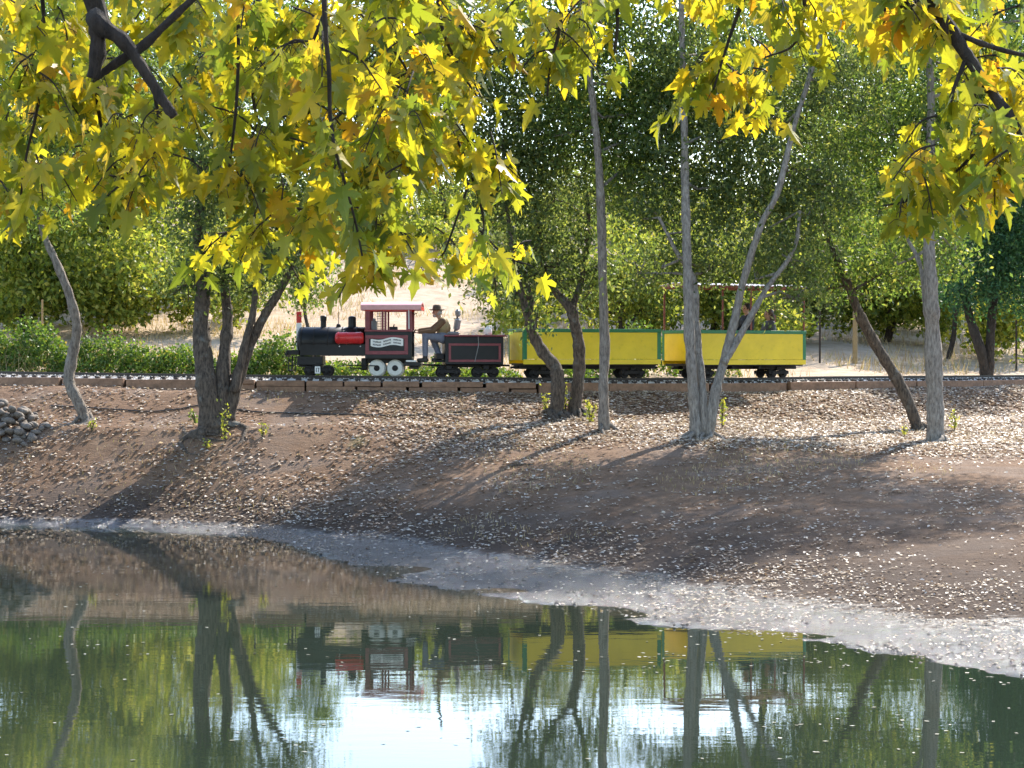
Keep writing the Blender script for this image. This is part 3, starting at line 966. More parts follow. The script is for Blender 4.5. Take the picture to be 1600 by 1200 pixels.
# ---- passenger cars
CL, CW = 3.02, 1.12
def car(px, label, canopy):
    e, p, th = vehicle('passenger_car', px, label, 'train car')
    e['group'] = 'yellow passenger cars'
    x0, x1, y0, y1 = -CL / 2, CL / 2, -CW / 2, CW / 2
    zb, zt = .29, 1.03
    zl = zb + .105
    for (ya, yb) in ((y0, y0 + .03), (y1 - .03, y1)):
        pn = MB().box(x0 + .08, x1 - .08, ya, yb, zl + .003, zt - .075).build('side_panel', M['yellow'], e)
        MB().box(x0 + .002, x1 - .002, ya + (-.006 if ya < 0 else .002), yb + (-.002 if ya < 0 else .006), zb, zl - .003).build('skirt_board', M['yellow'], e)
        for k in range(1, 4):
            xx = x0 + CL * k / 4
            MB().box(xx - .02, xx + .02, (yb if ya < 0 else ya - .03), (yb + .03 if ya < 0 else ya), zl, zt - .08).build('stud', M['yellow'], pn)
    for (xa, xb) in ((x0, x0 + .03), (x1 - .03, x1)):
        MB().box(xa, xb, y0 + .08, y1 - .08, zl - .02, zt - .075).build('end_panel', M['yellow'], e)
    for xa in (x0 - .004, x1 - .081):
        for ya in (y0 - .004, y1 - .081):
            MB().box(xa, xa + .085, ya, ya + .085, zl - .02, zt - .072, bev=.004).build('corner_post', M['green'], e)
    for ya in (y0 - .012, y1 - .063):
        MB().box(x0 - .012, x1 + .012, ya, ya + .075, zt - .072, zt, bev=.005).build('top_rail', M['green'], e)
    for xa in (x0 - .012, x1 - .063):
        MB().box(xa, xa + .075, y0 + .064, y1 - .064, zt - .071, zt - .001, bev=.005).build('top_rail', M['green'], e)
    b = MB()
    b.box(x0 + .05, x1 - .05, y0 + .04, y1 - .04, zb - .03, zb + .02)
    for yy in (-.22, .22): b.box(x0 + .02, x1 - .02, yy - .03, yy + .03, zb - .10, zb - .03, bev=.006)
    for xx in (-.35, .35): b.box(xx - .03, xx + .03, -.45, .45, zb - .09, zb - .031)
    b.tube([(x0 - .12, 0, .22), (x0 + .05, 0, .24)], .024, 8); b.tube([(x1 + .12, 0, .22), (x1 - .05, 0, .24)], .024, 8)
    b.build('underframe', M['iron'], e)
    bogie(e, x0 + .52, .10, .33, M['iron']); bogie(e, x1 - .52, .10, .33, M['iron'])
    for xx in (-.95, .05, 1.05):
        bn = MB().box(xx - .18, xx + .2, y0 + .07, y1 - .07, .66, .70, bev=.008).build('bench', M['post_wood'], e)
        MB().box(xx + .165, xx + .2, y0 + .07, y1 - .07, .703, .96, bev=.008).build('bench_back', M['post_wood'], bn)
        for yy in (-.4, .4): MB().box(xx - .02, xx + .02, yy - .02, yy + .02, zb + .022, .659).build('bench_leg', M['iron'], bn)
    if canopy:
        zc = 1.93
        for xx in (x0 + .03, .06, x1 - .03):
            for yy in (y0 + .03, y1 - .03):
                MB().box(xx - .017, xx + .017, yy - .017, yy + .017, zt + .001, zc, bev=.003).build('canopy_post', M['rust'], e)
        b = MB()
        for yy in (y0 + .03, y1 - .03): b.box(x0 - .02, x1 + .02, yy - .02, yy + .02, zc + .001, zc + .055, bev=.003)
        for xx in (x0, .06, x1): b.box(xx - .02, xx + .02, y0 + .052, y1 - .052, zc + .003, zc + .052, bev=.003)
        fr = b.build('canopy_frame', M['rust'], e)
        # corrugated sheet, slightly bowed
        vs, fs = [], []
        nxx, nyy = 90, 10
        for i in range(nxx + 1):
            for j in range(nyy + 1):
                u = i / nxx; v = j / nyy
                vs.append((x0 - .06 + (CL + .12) * u, y0 - .05 + (CW + .10) * v, zc + .064 + .05 * math.sin(PI * v) + .010 * math.sin(u * 2 * PI * 22)))
        for i in range(nxx):
            for j in range(nyy):
                a = i * (nyy + 1) + j
                fs.append((a, a + nyy + 1, a + nyy + 2, a + 1))
        b = MB().add(vs, fs)
        sh = b.build('canopy_roof', M['sheet'], e)
        so = sh.modifiers.new('thick', 'SOLIDIFY'); so.thickness = .006
    return e, p, th


car1 = car(914, 'open yellow passenger car without a canopy, coupled behind black tender', False)
car2 = car(1149, 'last yellow passenger car with rusty canopy posts and pale roof', True)


# ------------------------------------------------------------------ people
def capsule(mb, a, b, ra, rb, mi, n=12):
    a, b = np.array(a, float), np.array(b, float)
    d = b - a; L = np.linalg.norm(d); d = d / (L + 1e-9)
    pts, rad = [], []
    for t in (-.98, -.8, -.45): pts.append(a + d * ra * t); rad.append(ra * math.sqrt(1 - t * t))
    pts.append(a); rad.append(ra); pts.append((a + b) / 2); rad.append((ra + rb) / 2); pts.append(b); rad.append(rb)
    for t in (.45, .8, .98): pts.append(b + d * rb * t); rad.append(rb * math.sqrt(1 - t * t))
    mb.tube(pts, rad, n, mi)


def body_mesh(name, segs, mats, parent, voxel=0.011):
    """one continuous surface grown round the given limbs; every face takes the cloth of the limb it belongs to"""
    b = MB()
    for (a, c, ra, rc, mi) in segs: capsule(b, a, c, ra, rc, 0)
    ob = b.build(name, mats[0], None)
    md = ob.modifiers.new('remesh', 'REMESH'); md.mode = 'VOXEL'; md.voxel_size = voxel
    sm = ob.modifiers.new('smooth', 'SMOOTH'); sm.factor = .5; sm.iterations = 2
    dg = bpy.context.evaluated_depsgraph_get(); dg.update()
    me = bpy.data.meshes.new_from_object(ob.evaluated_get(dg))
    old = ob.data; ob.modifiers.clear(); ob.data = me; bpy.data.meshes.remove(old)
    me.materials.clear()
    for m in mats: me.materials.append(m)
    P = np.empty(len(me.polygons) * 3, np.float32); me.polygons.foreach_get('center', P); P = P.reshape(-1, 3)
    best = np.full(len(P), 1e9); idx = np.zeros(len(P), np.int32)
    for (a, c, ra, rc, mi) in segs:
        a = np.array(a, float); c = np.array(c, float); d = c - a
        t = np.clip(((P - a) @ d) / (d @ d + 1e-9), 0, 1)
        dist = np.linalg.norm(P - (a + t[:, None] * d), axis=1) - (ra + (rc - ra) * t)
        k = dist < best; best[k] = dist[k]; idx[k] = mi
    me.polygons.foreach_set('material_index', idx)
    me.polygons.foreach_set('use_smooth', [True] * len(me.polygons))
    me.update()
    ob.parent = parent
    return ob


def hand(segs, wrist, tip_dir, side, mi, curl=.5):
    """palm, four fingers of unequal length bent at the knuckles, thumb off the side of the palm"""
    w0 = np.array(wrist, float); d = np.array(tip_dir, float); d /= np.linalg.norm(d)
    s_ = np.array(side, float); s_ -= d * (s_ @ d); s_ /= np.linalg.norm(s_)
    up = np.cross(d, s_)
    for q in (-.022, 0, .022): segs.append((w0 + s_ * q * .6, w0 + d * .075 + s_ * q, .017, .014, mi))
    for q, L in ((-.032, .058), (-.011, .070), (.010, .066), (.030, .052)):
        k0 = w0 + d * .085 + s_ * q
        k1 = k0 + (d * (1 - curl * .4) - up * curl) * L * .5
        k2 = k1 + (d * (.6 - curl) - up * (curl + .3)) * L * .5
        segs.append((k0, k1, .0095, .009, mi)); segs.append((k1, k2, .009, .0075, mi))
    t0 = w0 + d * .02 - s_ * .03
    segs.append((t0, t0 + d * .035 - s_ * .028, .012, .010, mi)); segs.append((t0 + d * .035 - s_ * .028, t0 + d * .065 - s_ * .03 - up * .015, .010, .008, mi))


def head_segs(segs, c, fwd, mi, s=1.0):
    """skull, jaw, nose, ears; fwd is a horizontal unit vector"""
    c = np.array(c, float); f = np.array(fwd, float); sd = np.array([-f[1], f[0], 0]); up = np.array([0, 0, 1.0])
    segs.append((c + up * .035 * s - f * .012, c + up * .03 * s + f * .018, .083 * s, .076 * s, mi))
    segs.append((c - up * .025 * s + f * .030, c - up * .065 * s + f * .045, .055 * s, .036 * s, mi))
    segs.append((c + f * .088 * s + up * .012, c + f * .108 * s - up * .016, .010, .014, mi))
    for q in (-1, 1):
        segs.append((c + sd * q * .078 * s + up * .02, c + sd * q * .080 * s - up * .018, .014, .010, mi))
    segs.append((c + f * .085 * s - up * .052, c + f * .085 * s - up * .060, .014, .014, mi))


def eyes(parent, c, fwd, s=1.0):
    c = np.array(c, float); f = np.array(fwd, float); sd = np.array([-f[1], f[0], 0])
    for q in (-1, 1):
        b = MB(); bm = bmesh.new(); bmesh.ops.create_icosphere(bm, subdivisions=2, radius=.011)
        p = c + f * .079 * s + sd * q * .032 + np.array([0, 0, .012])
        for v in bm.verts: v.co = Vector(p) + v.co
        b.bm(bm); b.build('eye', M['eye'], parent, smooth=True)


def blob(mb, c, r, seed=0, rough=.0, sub=3, mi=0):
    bm = bmesh.new(); bmesh.ops.create_icosphere(bm, subdivisions=sub, radius=1.0)
    rr = random.Random(seed)
    for v in bm.verts:
        k = 1 + rr.uniform(-rough, rough)
        v.co = Vector((c[0] + v.co.x * r[0] * k, c[1] + v.co.y * r[1] * k, c[2] + v.co.z * r[2] * k))
    mb.bm(bm, mi)


# the driver sits on the front of the tender, feet on the locomotive footplate
drv_loc = Matrix.Translation(Vector(ten_p)) @ Matrix.Rotation(ten_th, 4, 'Z') @ Vector((wx_(677), 0, 0))
drv = empty('person', drv_loc, ten_th * .6)
tag(drv, 'person in brown hat, khaki vest and jeans driving the locomotive', 'person')
dx = lambda px: (px - 677) / 75.0
dz = lambda py: (588.3 - py) / 75.0
sg = []
SK, VE, SH, JE, BO = 0, 1, 2, 3, 4
hip = (dx(691), 0, dz(527.5))
sg.append(((dx(692), -.09, dz(527)), (dx(692), .09, dz(527)), .125, .125, JE))
sg.append(((dx(692.5), 0, dz(523)), (dx(693), 0, dz(511)), .135, .15, VE))
sg.append(((dx(693), -.07, dz(511)), (dx(692), -.06, dz(503)), .135, .12, VE))
sg.append(((dx(693), .07, dz(511)), (dx(692), .06, dz(503)), .135, .12, VE))
sg.append(((dx(691.5), -.13, dz(500.5)), (dx(691.5), .13, dz(500.5)), .075, .075, VE))
sg.append(((dx(689.5), 0, dz(499)), (dx(685.5), 0, dz(493)), .055, .05, SK))
hc = (dx(683), 0, dz(487.5))
fw = np.array([-1, -.08, 0]); fw = fw / np.linalg.norm(fw)
head_segs(sg, hc, fw, SK)
# near arm to the throttle, far arm beside it
for sy, el, wr in ((-1, (677.5, 516), (655, 518.5)), (1, (675, 513), (656, 514.5))):
    s0 = (dx(691), sy * .185, dz(501)); e0 = (dx(el[0]), sy * .20, dz(el[1])); w0 = (dx(wr[0]), sy * .16, dz(wr[1]))
    sg.append((s0, e0, .068, .052, SH)); sg.append((e0, w0, .052, .036, SH))
    w2 = np.array(w0) + np.array([-.02, 0, -.003])
    sg.append((w0, w2, .032, .028, SK))
    hand(sg, w2, (-1, 0, -.05), (0, 1, 0) if sy < 0 else (0, -1, 0), SK, .55)
# near leg forward, far leg back
for sy, kn, an, toe in ((-1, (664, 523.5), (664, 554), (653.5, 562)), (1, (677, 529), (686, 553), (677, 561.5))):
    h0 = (dx(690), sy * .10, dz(527)); k0 = (dx(kn[0]), sy * .15, dz(kn[1])); a0 = (dx(an[0]), sy * .15, dz(an[1])); t0 = (dx(toe[0]), sy * .16, dz(toe[1]))
    sg.append((h0, k0, .098, .072, JE)); sg.append((k0, a0, .070, .058, JE))
    a1 = (a0[0], a0[1], a0[2] - .05)
    sg.append((a0, a1, .052, .052, BO)); sg.append(((a1[0] + .02, a1[1], t0[2] + .002), (t0[0], t0[1], t0[2]), .05, .042, BO))
drv_body = body_mesh('body', sg, [M['skin'], M['khaki'], M['brown_cloth'], M['denim'], M['boot']], drv)
eyes(drv, hc, fw)
b = MB(); b.lathe([(.01, .165), (.05, .172), (.082, .155), (.092, .10), (.098, .07), (.14, .062), (.165, .072), (.166, .066), (.14, .052), (.095, .058), (.05, .06)], (hc[0] - .005, 0, hc[2] - .005), 'z', 28)
b.build('hat', M['felt'], drv, smooth=True)
b = MB(); blob(b, (hc[0] + .035, 0, hc[2] + .005), (.072, .084, .07), 3, .03); b.build('hair', M['hair_grey'], drv, smooth=True)
b = MB(); blob(b, (hc[0] - .055, 0, hc[2] - .065), (.035, .045, .038), 4, .06); b.build('beard', M['hair_grey'], drv, smooth=True)


def passenger(carinfo, lxx, lyy, seat, face, mats, hair, long_hair, label, lean=0.0, headz=0.0):
    e, p, th = carinfo
    loc = Matrix.Translation(Vector(p)) @ Matrix.Rotation(th, 4, 'Z') @ Vector((lxx, lyy, seat))
    pr = empty('person', loc, th)
    tag(pr, label, 'person')
    f = np.array([math.cos(face), math.sin(face), 0]); sd = np.array([-f[1], f[0], 0]); up = np.array([0, 0, 1.0])
    P = lambda a, b_, c: f * a + sd * b_ + up * c
    s_ = []
    s_.append((P(0, -.09, .10), P(0, .09, .10), .115, .115, 2))
    s_.append((P(0, 0, .15), P(lean * .4, 0, .34), .125, .14, 1))
    s_.append((P(lean * .5, -.12, .50 + headz), P(lean * .5, .12, .50 + headz), .075, .075, 1))
    s_.append((P(lean * .4, -.05, .40 + headz), P(lean * .4, .05, .40 + headz), .13, .13, 1))
    s_.append((P(lean * .6, 0, .54 + headz), P(lean * .75, 0, .63 + headz), .05, .047, 0))
    hcen = P(lean * .85 + .01, 0, .70 + headz)
    head_segs(s_, hcen, f, 0, .97)
    for q in (-1, 1):
        s_.append((P(lean * .5, q * .18, .49 + headz), P(.06, q * .24, .27 + headz), .06, .048, 1)); s_.append((P(.06, q * .24, .27 + headz), P(.26, q * .15, .20), .046, .034, 1))
        hand(s_, P(.27, q * .15, .20), P(1, -q * .1, -.2), P(0, q, 0), 0, .4)
        s_.append((P(0, q * .09, .10), P(.40, q * .12, .09), .09, .068, 2)); s_.append((P(.40, q * .12, .09), P(.38, q * .12, -.26), .066, .05, 2))
        s_.append((P(.38, q * .12, -.29), P(.50, q * .13, -.31), .045, .038, 3))
    body_mesh('body', s_, mats, pr, .013)
    eyes(pr, hcen, f, .97)
    b = MB(); hb = hcen - f * .025
    blob(b, hb + up * .045, (.098, .096, .088), 5, .05)
    if long_hair:
        blob(b, hb - f * .045 - up * .07, (.07, .10, .16), 6, .06)
        blob(b, hb - f * .05 - up * .18, (.05, .085, .12), 7, .08)
    b.build('hair', M[hair], pr, smooth=True)
    return pr


passenger(car2, .20, -.20, .70, PI, [M['skin'], M['dark_cloth'], M['dark_cloth'], M['boot']], 'hair_dark', False, 'dark haired person in black top riding under the car canopy', .02, .10)
passenger(car2, .80, -.20, .70, PI * .97, [M['skin'], M['shaded_cloth'], M['denim'], M['boot']], 'hair_brown', True, 'person with long brown hair and shade-darkened top in last car', .03, -.02)
# ------------------------------------------------------------------ trees
def smooth_path(pts, n):
    """Catmull-Rom through (x, y, z, r) rows"""
    P = np.array(pts, float)
    P = np.vstack([2 * P[0] - P[1], P, 2 * P[-1] - P[-2]])
    out = []
    m = len(P) - 3
    for i in range(m):
        p0, p1, p2, p3 = P[i:i + 4]
        for t in np.linspace(0, 1, n, endpoint=False):
            out.append(0.5 * ((2 * p1) + (-p0 + p2) * t + (2 * p0 - 5 * p1 + 4 * p2 - p3) * t * t + (-p0 + 3 * p1 - 3 * p2 + p3) * t ** 3))
    out.append(P[-2])
    return np.array(out)


def trunk_mesh(path, n=12, jit=.07, flare=0.0):
    b = MB()
    q = path.copy()
    r = np.maximum(q[:, 3], .004)
    r = r * (1 + .05 * np.sin(np.arange(len(r)) * 1.1 + random.uniform(0, 6)) + .05 * np.sin(np.arange(len(r)) * .37 + random.uniform(0, 6)))
    for _k in range(3): r = r * (1 + .16 * np.exp(-((np.arange(len(r)) - random.uniform(4, len(r))) / 1.3) ** 2))
    if flare:
        h = np.arange(len(r))
        r = r * (1 + flare * np.exp(-h / 4.0))
    b.tube(q[:, :3], r, n, jit=jit)
    return b


def clumps_in(blobs, Yc, k, dens, depth=1.0, csize=.34):
    """leaf centres for crown lobes given as (px, py, rx, rz) in photo pixels at distance Yc"""
    out = []; cc = []
    for bl in blobs:
        px, py, rx, rz = bl[:4]
        dy = bl[4] if len(bl) > 4 else 0.0
        Y = Yc + dy
        c = at(px, py, Y)
        a, h = rx * Y / F, rz * Y / F
        nl = int(PI * rx * rz * k * (1.25 if py < 265 else 1.0))      # the tops are fuller than the skirts
        ncl = max(4, int(nl / dens))
        d = unit(rng.normal(size=(ncl, 3))) * (rng.uniform(0.05, 1, (ncl, 1)) ** .45)
        cl = c + d * np.array([a, a * depth, h])
        cc.append(cl)
        which = rng.integers(0, ncl, nl)
        sz = (csize * rng.uniform(.6, 1.5, ncl))[which][:, None]
        off = rng.normal(size=(nl, 3)) * .5 * sz * np.array([1.15, 1.15, .8])
        out.append(cl[which] + off)
    return np.vstack(out), cc


def branches_to(stems, cc, base_r=.035, per=7):
    b = MB()
    tips = np.array([p for s in stems for p in s[len(s) // 3:, :3]])
    rads = np.array([p[3] for s in stems for p in s[len(s) // 3:]])
    for cl in cc:
        ctr = cl.mean(0)
        i = int(np.argmin(np.linalg.norm((tips - ctr) * np.array([1, 1, 1.2]), axis=1) + 2.0 * np.maximum(tips[:, 2] - ctr[2], 0)))
        a = tips[i]; r0 = min(base_r, rads[i] * .7)
        mid = (a + ctr) / 2 + rng.normal(0, .15, 3)
        b.tube([a, mid, ctr], [r0, r0 * .75, r0 * .5], 6, jit=.08)
        for j in range(min(per, len(cl))):
            t = cl[rng.integers(0, len(cl))]
            m2 = (ctr + t) / 2 + rng.normal(0, .1, 3)
            b.tube([ctr, m2, t], [r0 * .45, r0 * .3, r0 * .12], 4)
    return b


def tree(label, stems_px, blobs, bark, leaf, Y=None, k=.112, dens=40, leaf_l=.115, leaf_w=.052, group=None, wob=.12, roots=0, name='tree', csize=.42, droop=.4, behind=False, cdy=0.0):
    bx, by = stems_px[0][0][:2]
    if Y is None:
        base = hit(bx, by, 14, 58 if behind else 41.7)
        Y = base[1]
    base = at(bx, by, Y)
    gz = float(ground(base[0], base[1]))
    root = empty(name, (base[0], base[1], gz))
    tag(root, label, 'tree', group)
    org = (base[0], base[1], gz)
    paths = []
    for si, st in enumerate(stems_px):
        rows = []
        ph = random.uniform(0, 6)
        for j, (px, py, hw) in enumerate(st):
            Yj = Y + (0 if j == 0 and si == 0 else wob * math.sin(ph + j * 1.1) * min(1, j / 2)) + (0.0 if si == 0 else (.22 * min(1, j / 2) if si == 1 else .08 * ((-1) ** si)))
            p = at(px, py, Yj)
            rows.append((p[0], p[1], p[2], hw * .83 * Y / F))
        if si == 0: rows.insert(0, (rows[0][0] * 1.0, rows[0][1], gz - .15, rows[0][3] * 1.15))
        path = smooth_path(rows, 9)
        paths.append(path)
        trunk_mesh(path, 16 if si == 0 else 12, .085, .25 if si == 0 else 0).build('trunk' if si == 0 else 'limb', bark, root, smooth=True, origin=org)
    for r in range(roots):
        a = random.uniform(PI * 1.0, PI * 2.05)
        L = random.uniform(.35, .95)
        rr = stems_px[0][0][2] * Y / F
        pts, rads = [], []
        for t in np.linspace(0, 1, 6):
            a2 = a + .8 * math.sin(t * 4 + r)
            x = base[0] + math.cos(a2) * (rr * .5 + L * t); y = base[1] + math.sin(a2) * (rr * .5 + L * t)
            pts.append((x, y, float(ground(x, y)) + .03 * (1 - t) + (.10 * (1 - t * 3) if t < .3 else 0) - .03 * t)); rads.append(rr * (.26 * (1 - t) + .06))
        MB().tube(pts, rads, 7, jit=.1).build('root', bark, root, smooth=True, origin=org)
    C, cc = clumps_in([(*q[:4], cdy + (q[4] if len(q) > 4 else 0)) for q in blobs], Y, k, dens, csize=csize)
    branches_to(paths, cc).build('branches', bark, root, origin=org)['kind'] = 'stuff'
    leaf_cloud('crown', C, leaf_l, leaf_w, leaf, droop, root, org)
    return root


G1 = 'trees on the bank in front of the train'
tree('slim crooked grey tree beside the stone pile',
     [[(135, 657, 11), (122, 628, 10), (108, 595, 10.5), (113, 555, 10), (120, 510, 9), (108, 460, 8), (88, 410, 7), (68, 365, 6), (55, 300, 5), (60, 200, 4)]],
     [(55, 310, 75, 60), (90, 230, 100, 80), (20, 200, 90, 90), (150, 150, 90, 80), (60, 60, 120, 100)], M['bark_grey'], M['leaf_mid'], group=G1, roots=3)
tree('thick furrowed tree with several stems near locomotive front',
     [[(332, 668, 25), (325, 620, 20), (318, 560, 17), (314, 500, 15), (318, 440, 13), (310, 370, 10), (320, 260, 7)],
      [(346, 650, 14), (350, 560, 12), (356, 500, 10), (352, 440, 8), (362, 360, 6), (380, 260, 5)],
      [(354, 655, 17), (372, 590, 12), (390, 540, 10), (415, 490, 8), (440, 450, 7), (470, 390, 5), (500, 330, 4)],
      [(366, 612, 8), (382, 540, 7), (395, 490, 6), (402, 440, 5), (420, 380, 4)]],
     [(330, 370, 75, 70), (410, 395, 70, 55), (300, 430, 45, 28), (470, 350, 70, 60), (370, 270, 110, 80), (480, 250, 80, 80), (300, 250, 80, 80), (350, 110, 130, 120), (395, 440, 40, 24), (460, 430, 36, 26), (300, 450, 40, 20), (350, 430, 50, 28), (560, 190, 80, 80), (570, 80, 90, 80), (500, 150, 80, 80)], M['bark'], M['leaf_dark'], group=G1, roots=5)
tree('dark curving tree bent towards the train, roots exposed',
     [[(868, 650, 14), (872, 610, 13), (868, 575, 12), (848, 550, 11), (832, 520, 10), (821, 480, 7), (812, 445, 5), (800, 390, 4), (790, 300, 3)],
      [(826, 500, 5), (831, 470, 4), (822, 430, 3), (835, 380, 2.5)]],
     [(795, 330, 75, 80), (770, 240, 80, 80), (830, 400, 50, 45), (812, 450, 26, 34), (830, 505, 24, 14), (760, 150, 90, 80), (700, 210, 60, 50), (740, 50, 90, 80), (660, 265, 55, 45), (650, 150, 80, 70)], M['bark'], M['leaf_dark'], group=G1, roots=7)
tree('dark forked tree growing close behind the exposed roots',
     [[(897, 646, 12), (903, 600, 12), (905, 550, 11), (898, 505, 10), (890, 480, 9), (868, 455, 7), (850, 415, 5), (840, 340, 4)],
      [(892, 487, 7), (903, 455, 6), (912, 420, 5), (920, 360, 4), (915, 280, 3)]],
     [(870, 310, 80, 90), (880, 410, 55, 45), (860, 210, 90, 80), (920, 370, 40, 45), (850, 100, 90, 80), (935, 420, 28, 30), (800, 260, 70, 60), (860, 160, 80, 60), (950, 300, 50, 60), (868, 442, 46, 26), (925, 450, 28, 26), (800, 420, 44, 34)], M['bark'], M['leaf_dark'], group=G1, roots=4)
tree('tall straight slender grey tree standing before open yellow car',
     [[(944, 672, 11), (943, 600, 9.5), (945, 540, 9), (942, 450, 8.5), (940, 350, 8), (935, 250, 7), (925, 150, 6), (915, 60, 5), (905, -60, 4)]],
     [(930, 120, 110, 80), (1000, 170, 80, 80), (880, 20, 120, 90), (1000, 40, 100, 80), (985, 290, 45, 60), (960, 220, 60, 50), (930, -100, 130, 100), (1010, 240, 60, 50), (900, 200, 70, 60), (1040, 130, 70, 60)], M['bark_grey'], M['leaf_mid'], group=G1, roots=2, cdy=.9)
tree('tall pale tree with a dark second stem before last car',
     [[(1088, 684, 11), (1084, 620, 10), (1078, 540, 9.5), (1075, 450, 9), (1072, 350, 8), (1070, 250, 7), (1068, 130, 6), (1064, 0, 5)],
      [(1101, 676, 9), (1097, 600, 8), (1088, 520, 7), (1084, 440, 6), (1058, 395, 4), (1030, 340, 3)]],
     [(1085, 340, 60, 80), (1035, 250, 70, 80), (1120, 210, 80, 80), (1050, 410, 45, 36), (1090, 425, 44, 26), (1100, 90, 110, 90), (1020, 340, 50, 50), (1110, 420, 44, 30), (1000, 430, 36, 30), (1130, 290, 70, 60), (1060, 170, 80, 70), (1090, -120, 150, 110)], M['bark_pale'], M['leaf_dark'], group=G1, roots=5, cdy=.9)
tree('pale tree leaning right across the last yellow car',
     [[(1107, 684, 10), (1117, 618, 9), (1131, 565, 8.5), (1148, 499, 8), (1162, 437, 7), (1190, 350, 6), (1215, 300, 6), (1240, 200, 5), (1262, 130, 5), (1285, 50, 4), (1300, -40, 3)],
      [(1131, 568, 7), (1154, 528, 6.5), (1178, 486, 6), (1197, 452, 5), (1240, 390, 4), (1250, 330, 3.5)]],
     [(1175, 340, 75, 80), (1240, 270, 80, 90), (1235, 400, 70, 50), (1300, 130, 100, 90), (1190, 180, 80, 80), (1240, 462, 46, 28), (1170, 415, 40, 30), (1280, 320, 60, 70), (1290, -120, 150, 120)], M['bark_pale'], M['leaf_dark'], group=G1, roots=4, cdy=.9)
tree('dark tree leaning left from beside the thick straight trunk',
     [[(1434, 672, 12), (1424, 640, 11), (1400, 590, 11), (1372, 545, 10), (1345, 495, 9), (1325, 445, 8), (1305, 400, 6), (1285, 340, 4), (1275, 270, 3)]],
     [(1295, 380, 60, 50), (1340, 310, 70, 70), (1270, 440, 44, 30), (1370, 410, 52, 36), (1320, 220, 90, 80), (1350, 455, 26, 18), (1310, 440, 40, 28), (1400, 440, 34, 24)], M['bark'], M['leaf_mid'], group=G1, roots=3)
tree('thick straight pale trunk at the sunny leaf strewn bank',
     [[(1462, 690, 16.5), (1461, 620, 15.5), (1458, 540, 15), (1455, 470, 13), (1452, 390, 11), (1450, 300, 10), (1455, 180, 8), (1450, 50, 6)],
      [(1446, 480, 5), (1441, 430, 4), (1432, 400, 4), (1410, 360, 3)]],
     [(1440, 320, 80, 60), (1510, 230, 90, 90), (1400, 210, 90, 80), (1400, 400, 48, 40), (1470, 100, 130, 100), (1490, 390, 44, 40), (1440, 425, 40, 30), (1590, 150, 80, 90), (1650, -60, 130, 110), (1530, -130, 150, 110), (1720, 120, 110, 100), (1800, -20, 120, 110)], M['bark_pale'], M['leaf_mid'], group=G1, roots=3, cdy=.9)  # outer right lobes lie out of view, added to shade the bank

# ------------------------------------------------------------------ trees and thickets behind the track
G2 = 'trees on the hillside behind the track'


def back_tree(label, px, Y, stems, blobs, leaf, bark='bark_dark', k=.14, l=.17, wd=.085, cs=.62, dens=45, droop=.3):
    X = (px - 800) / F * Y
    gz = float(ground(X, Y))
    gy = HZ - (gz - EYE) * F / Y
    st = []
    for s in stems:
        st.append([(px + dx_, gy - dy_, hw) for dx_, dy_, hw in s])
    return tree(label, st, blobs, M[bark], M[leaf], Y=Y, k=k, dens=dens, leaf_l=l, leaf_w=wd, group=G2, wob=.3, csize=cs, droop=droop)


back_tree('bluish green tree with forked trunk behind the track', 1541, 52.5, [[(0, 0, 10), (-10, 45, 9), (-25, 90, 8), (-35, 140, 6), (-40, 200, 4)], [(4, 2, 9), (6, 50, 9), (9, 95, 8), (15, 150, 6), (20, 230, 4)]],
          [(1545, 430, 62, 50), (1500, 455, 42, 32), (1592, 400, 70, 70), (1550, 330, 90, 80), (1600, 300, 80, 80), (1620, 460, 44, 40), (1520, 260, 70, 60)], 'leaf_blue', 'bark_dark', k=.28, l=.12, wd=.06)
back_tree('round yellow green tree at the far left hillside', 40, 57, [[(0, 0, 7), (-6, 40, 6), (4, 90, 5), (10, 160, 4)], [(0, 10, 5), (24, 60, 4), (40, 120, 3)]],
          [(30, 410, 70, 60), (-20, 350, 80, 80), (70, 330, 70, 60), (80, 440, 40, 30), (0, 250, 90, 80)], 'leaf_yellow')
back_tree('dense olive tree between crooked trunk and thick trunk', 170, 59, [[(0, 0, 6), (6, 50, 5), (-4, 110, 4), (0, 180, 3)], [(0, 20, 4), (-30, 80, 3), (-40, 130, 2)]],
          [(170, 400, 75, 60), (120, 350, 60, 60), (220, 345, 70, 60), (130, 440, 40, 26), (225, 440, 46, 30), (180, 280, 90, 70)], 'leaf_yellow')
back_tree('broad sunlit tree behind the thick furrowed tree', 265, 66, [[(0, 0, 6), (5, 60, 5), (-6, 130, 4), (0, 220, 3)]],
          [(270, 380, 60, 50), (235, 320, 70, 60), (310, 300, 80, 70), (260, 220, 110, 80), (280, 440, 36, 26)], 'leaf_olive')
back_tree('tall green tree rising above the left hillside', 110, 74, [[(0, 0, 8), (5, 100, 7), (-6, 220, 5), (0, 330, 4)]],
          [(110, 230, 110, 80), (30, 180, 100, 80), (190, 170, 110, 90), (110, 90, 140, 90), (10, 60, 120, 90), (240, 60, 130, 90), (380, 130, 90, 90), (400, 20, 120, 90)], 'leaf_mid')
back_tree('small olive bush tree behind the locomotive chimney', 480, 50.5, [[(0, 0, 4), (3, 40, 4), (-4, 80, 3), (0, 120, 2)]],
          [(482, 468, 26, 16), (470, 440, 34, 26), (500, 425, 34, 26), (455, 400, 40, 30), (505, 380, 46, 30)], 'leaf_mid', k=.26, l=.11, wd=.05, cs=.3)
back_tree('sunlit yellow tree above the bare dusty slope', 690, 78, [[(0, 0, 4), (5, 50, 4), (-5, 100, 3), (0, 150, 2)]],
          [(690, 350, 50, 40), (640, 325, 50, 40), (725, 310, 50, 44), (665, 285, 55, 34), (740, 370, 36, 30)], 'leaf_yellow')
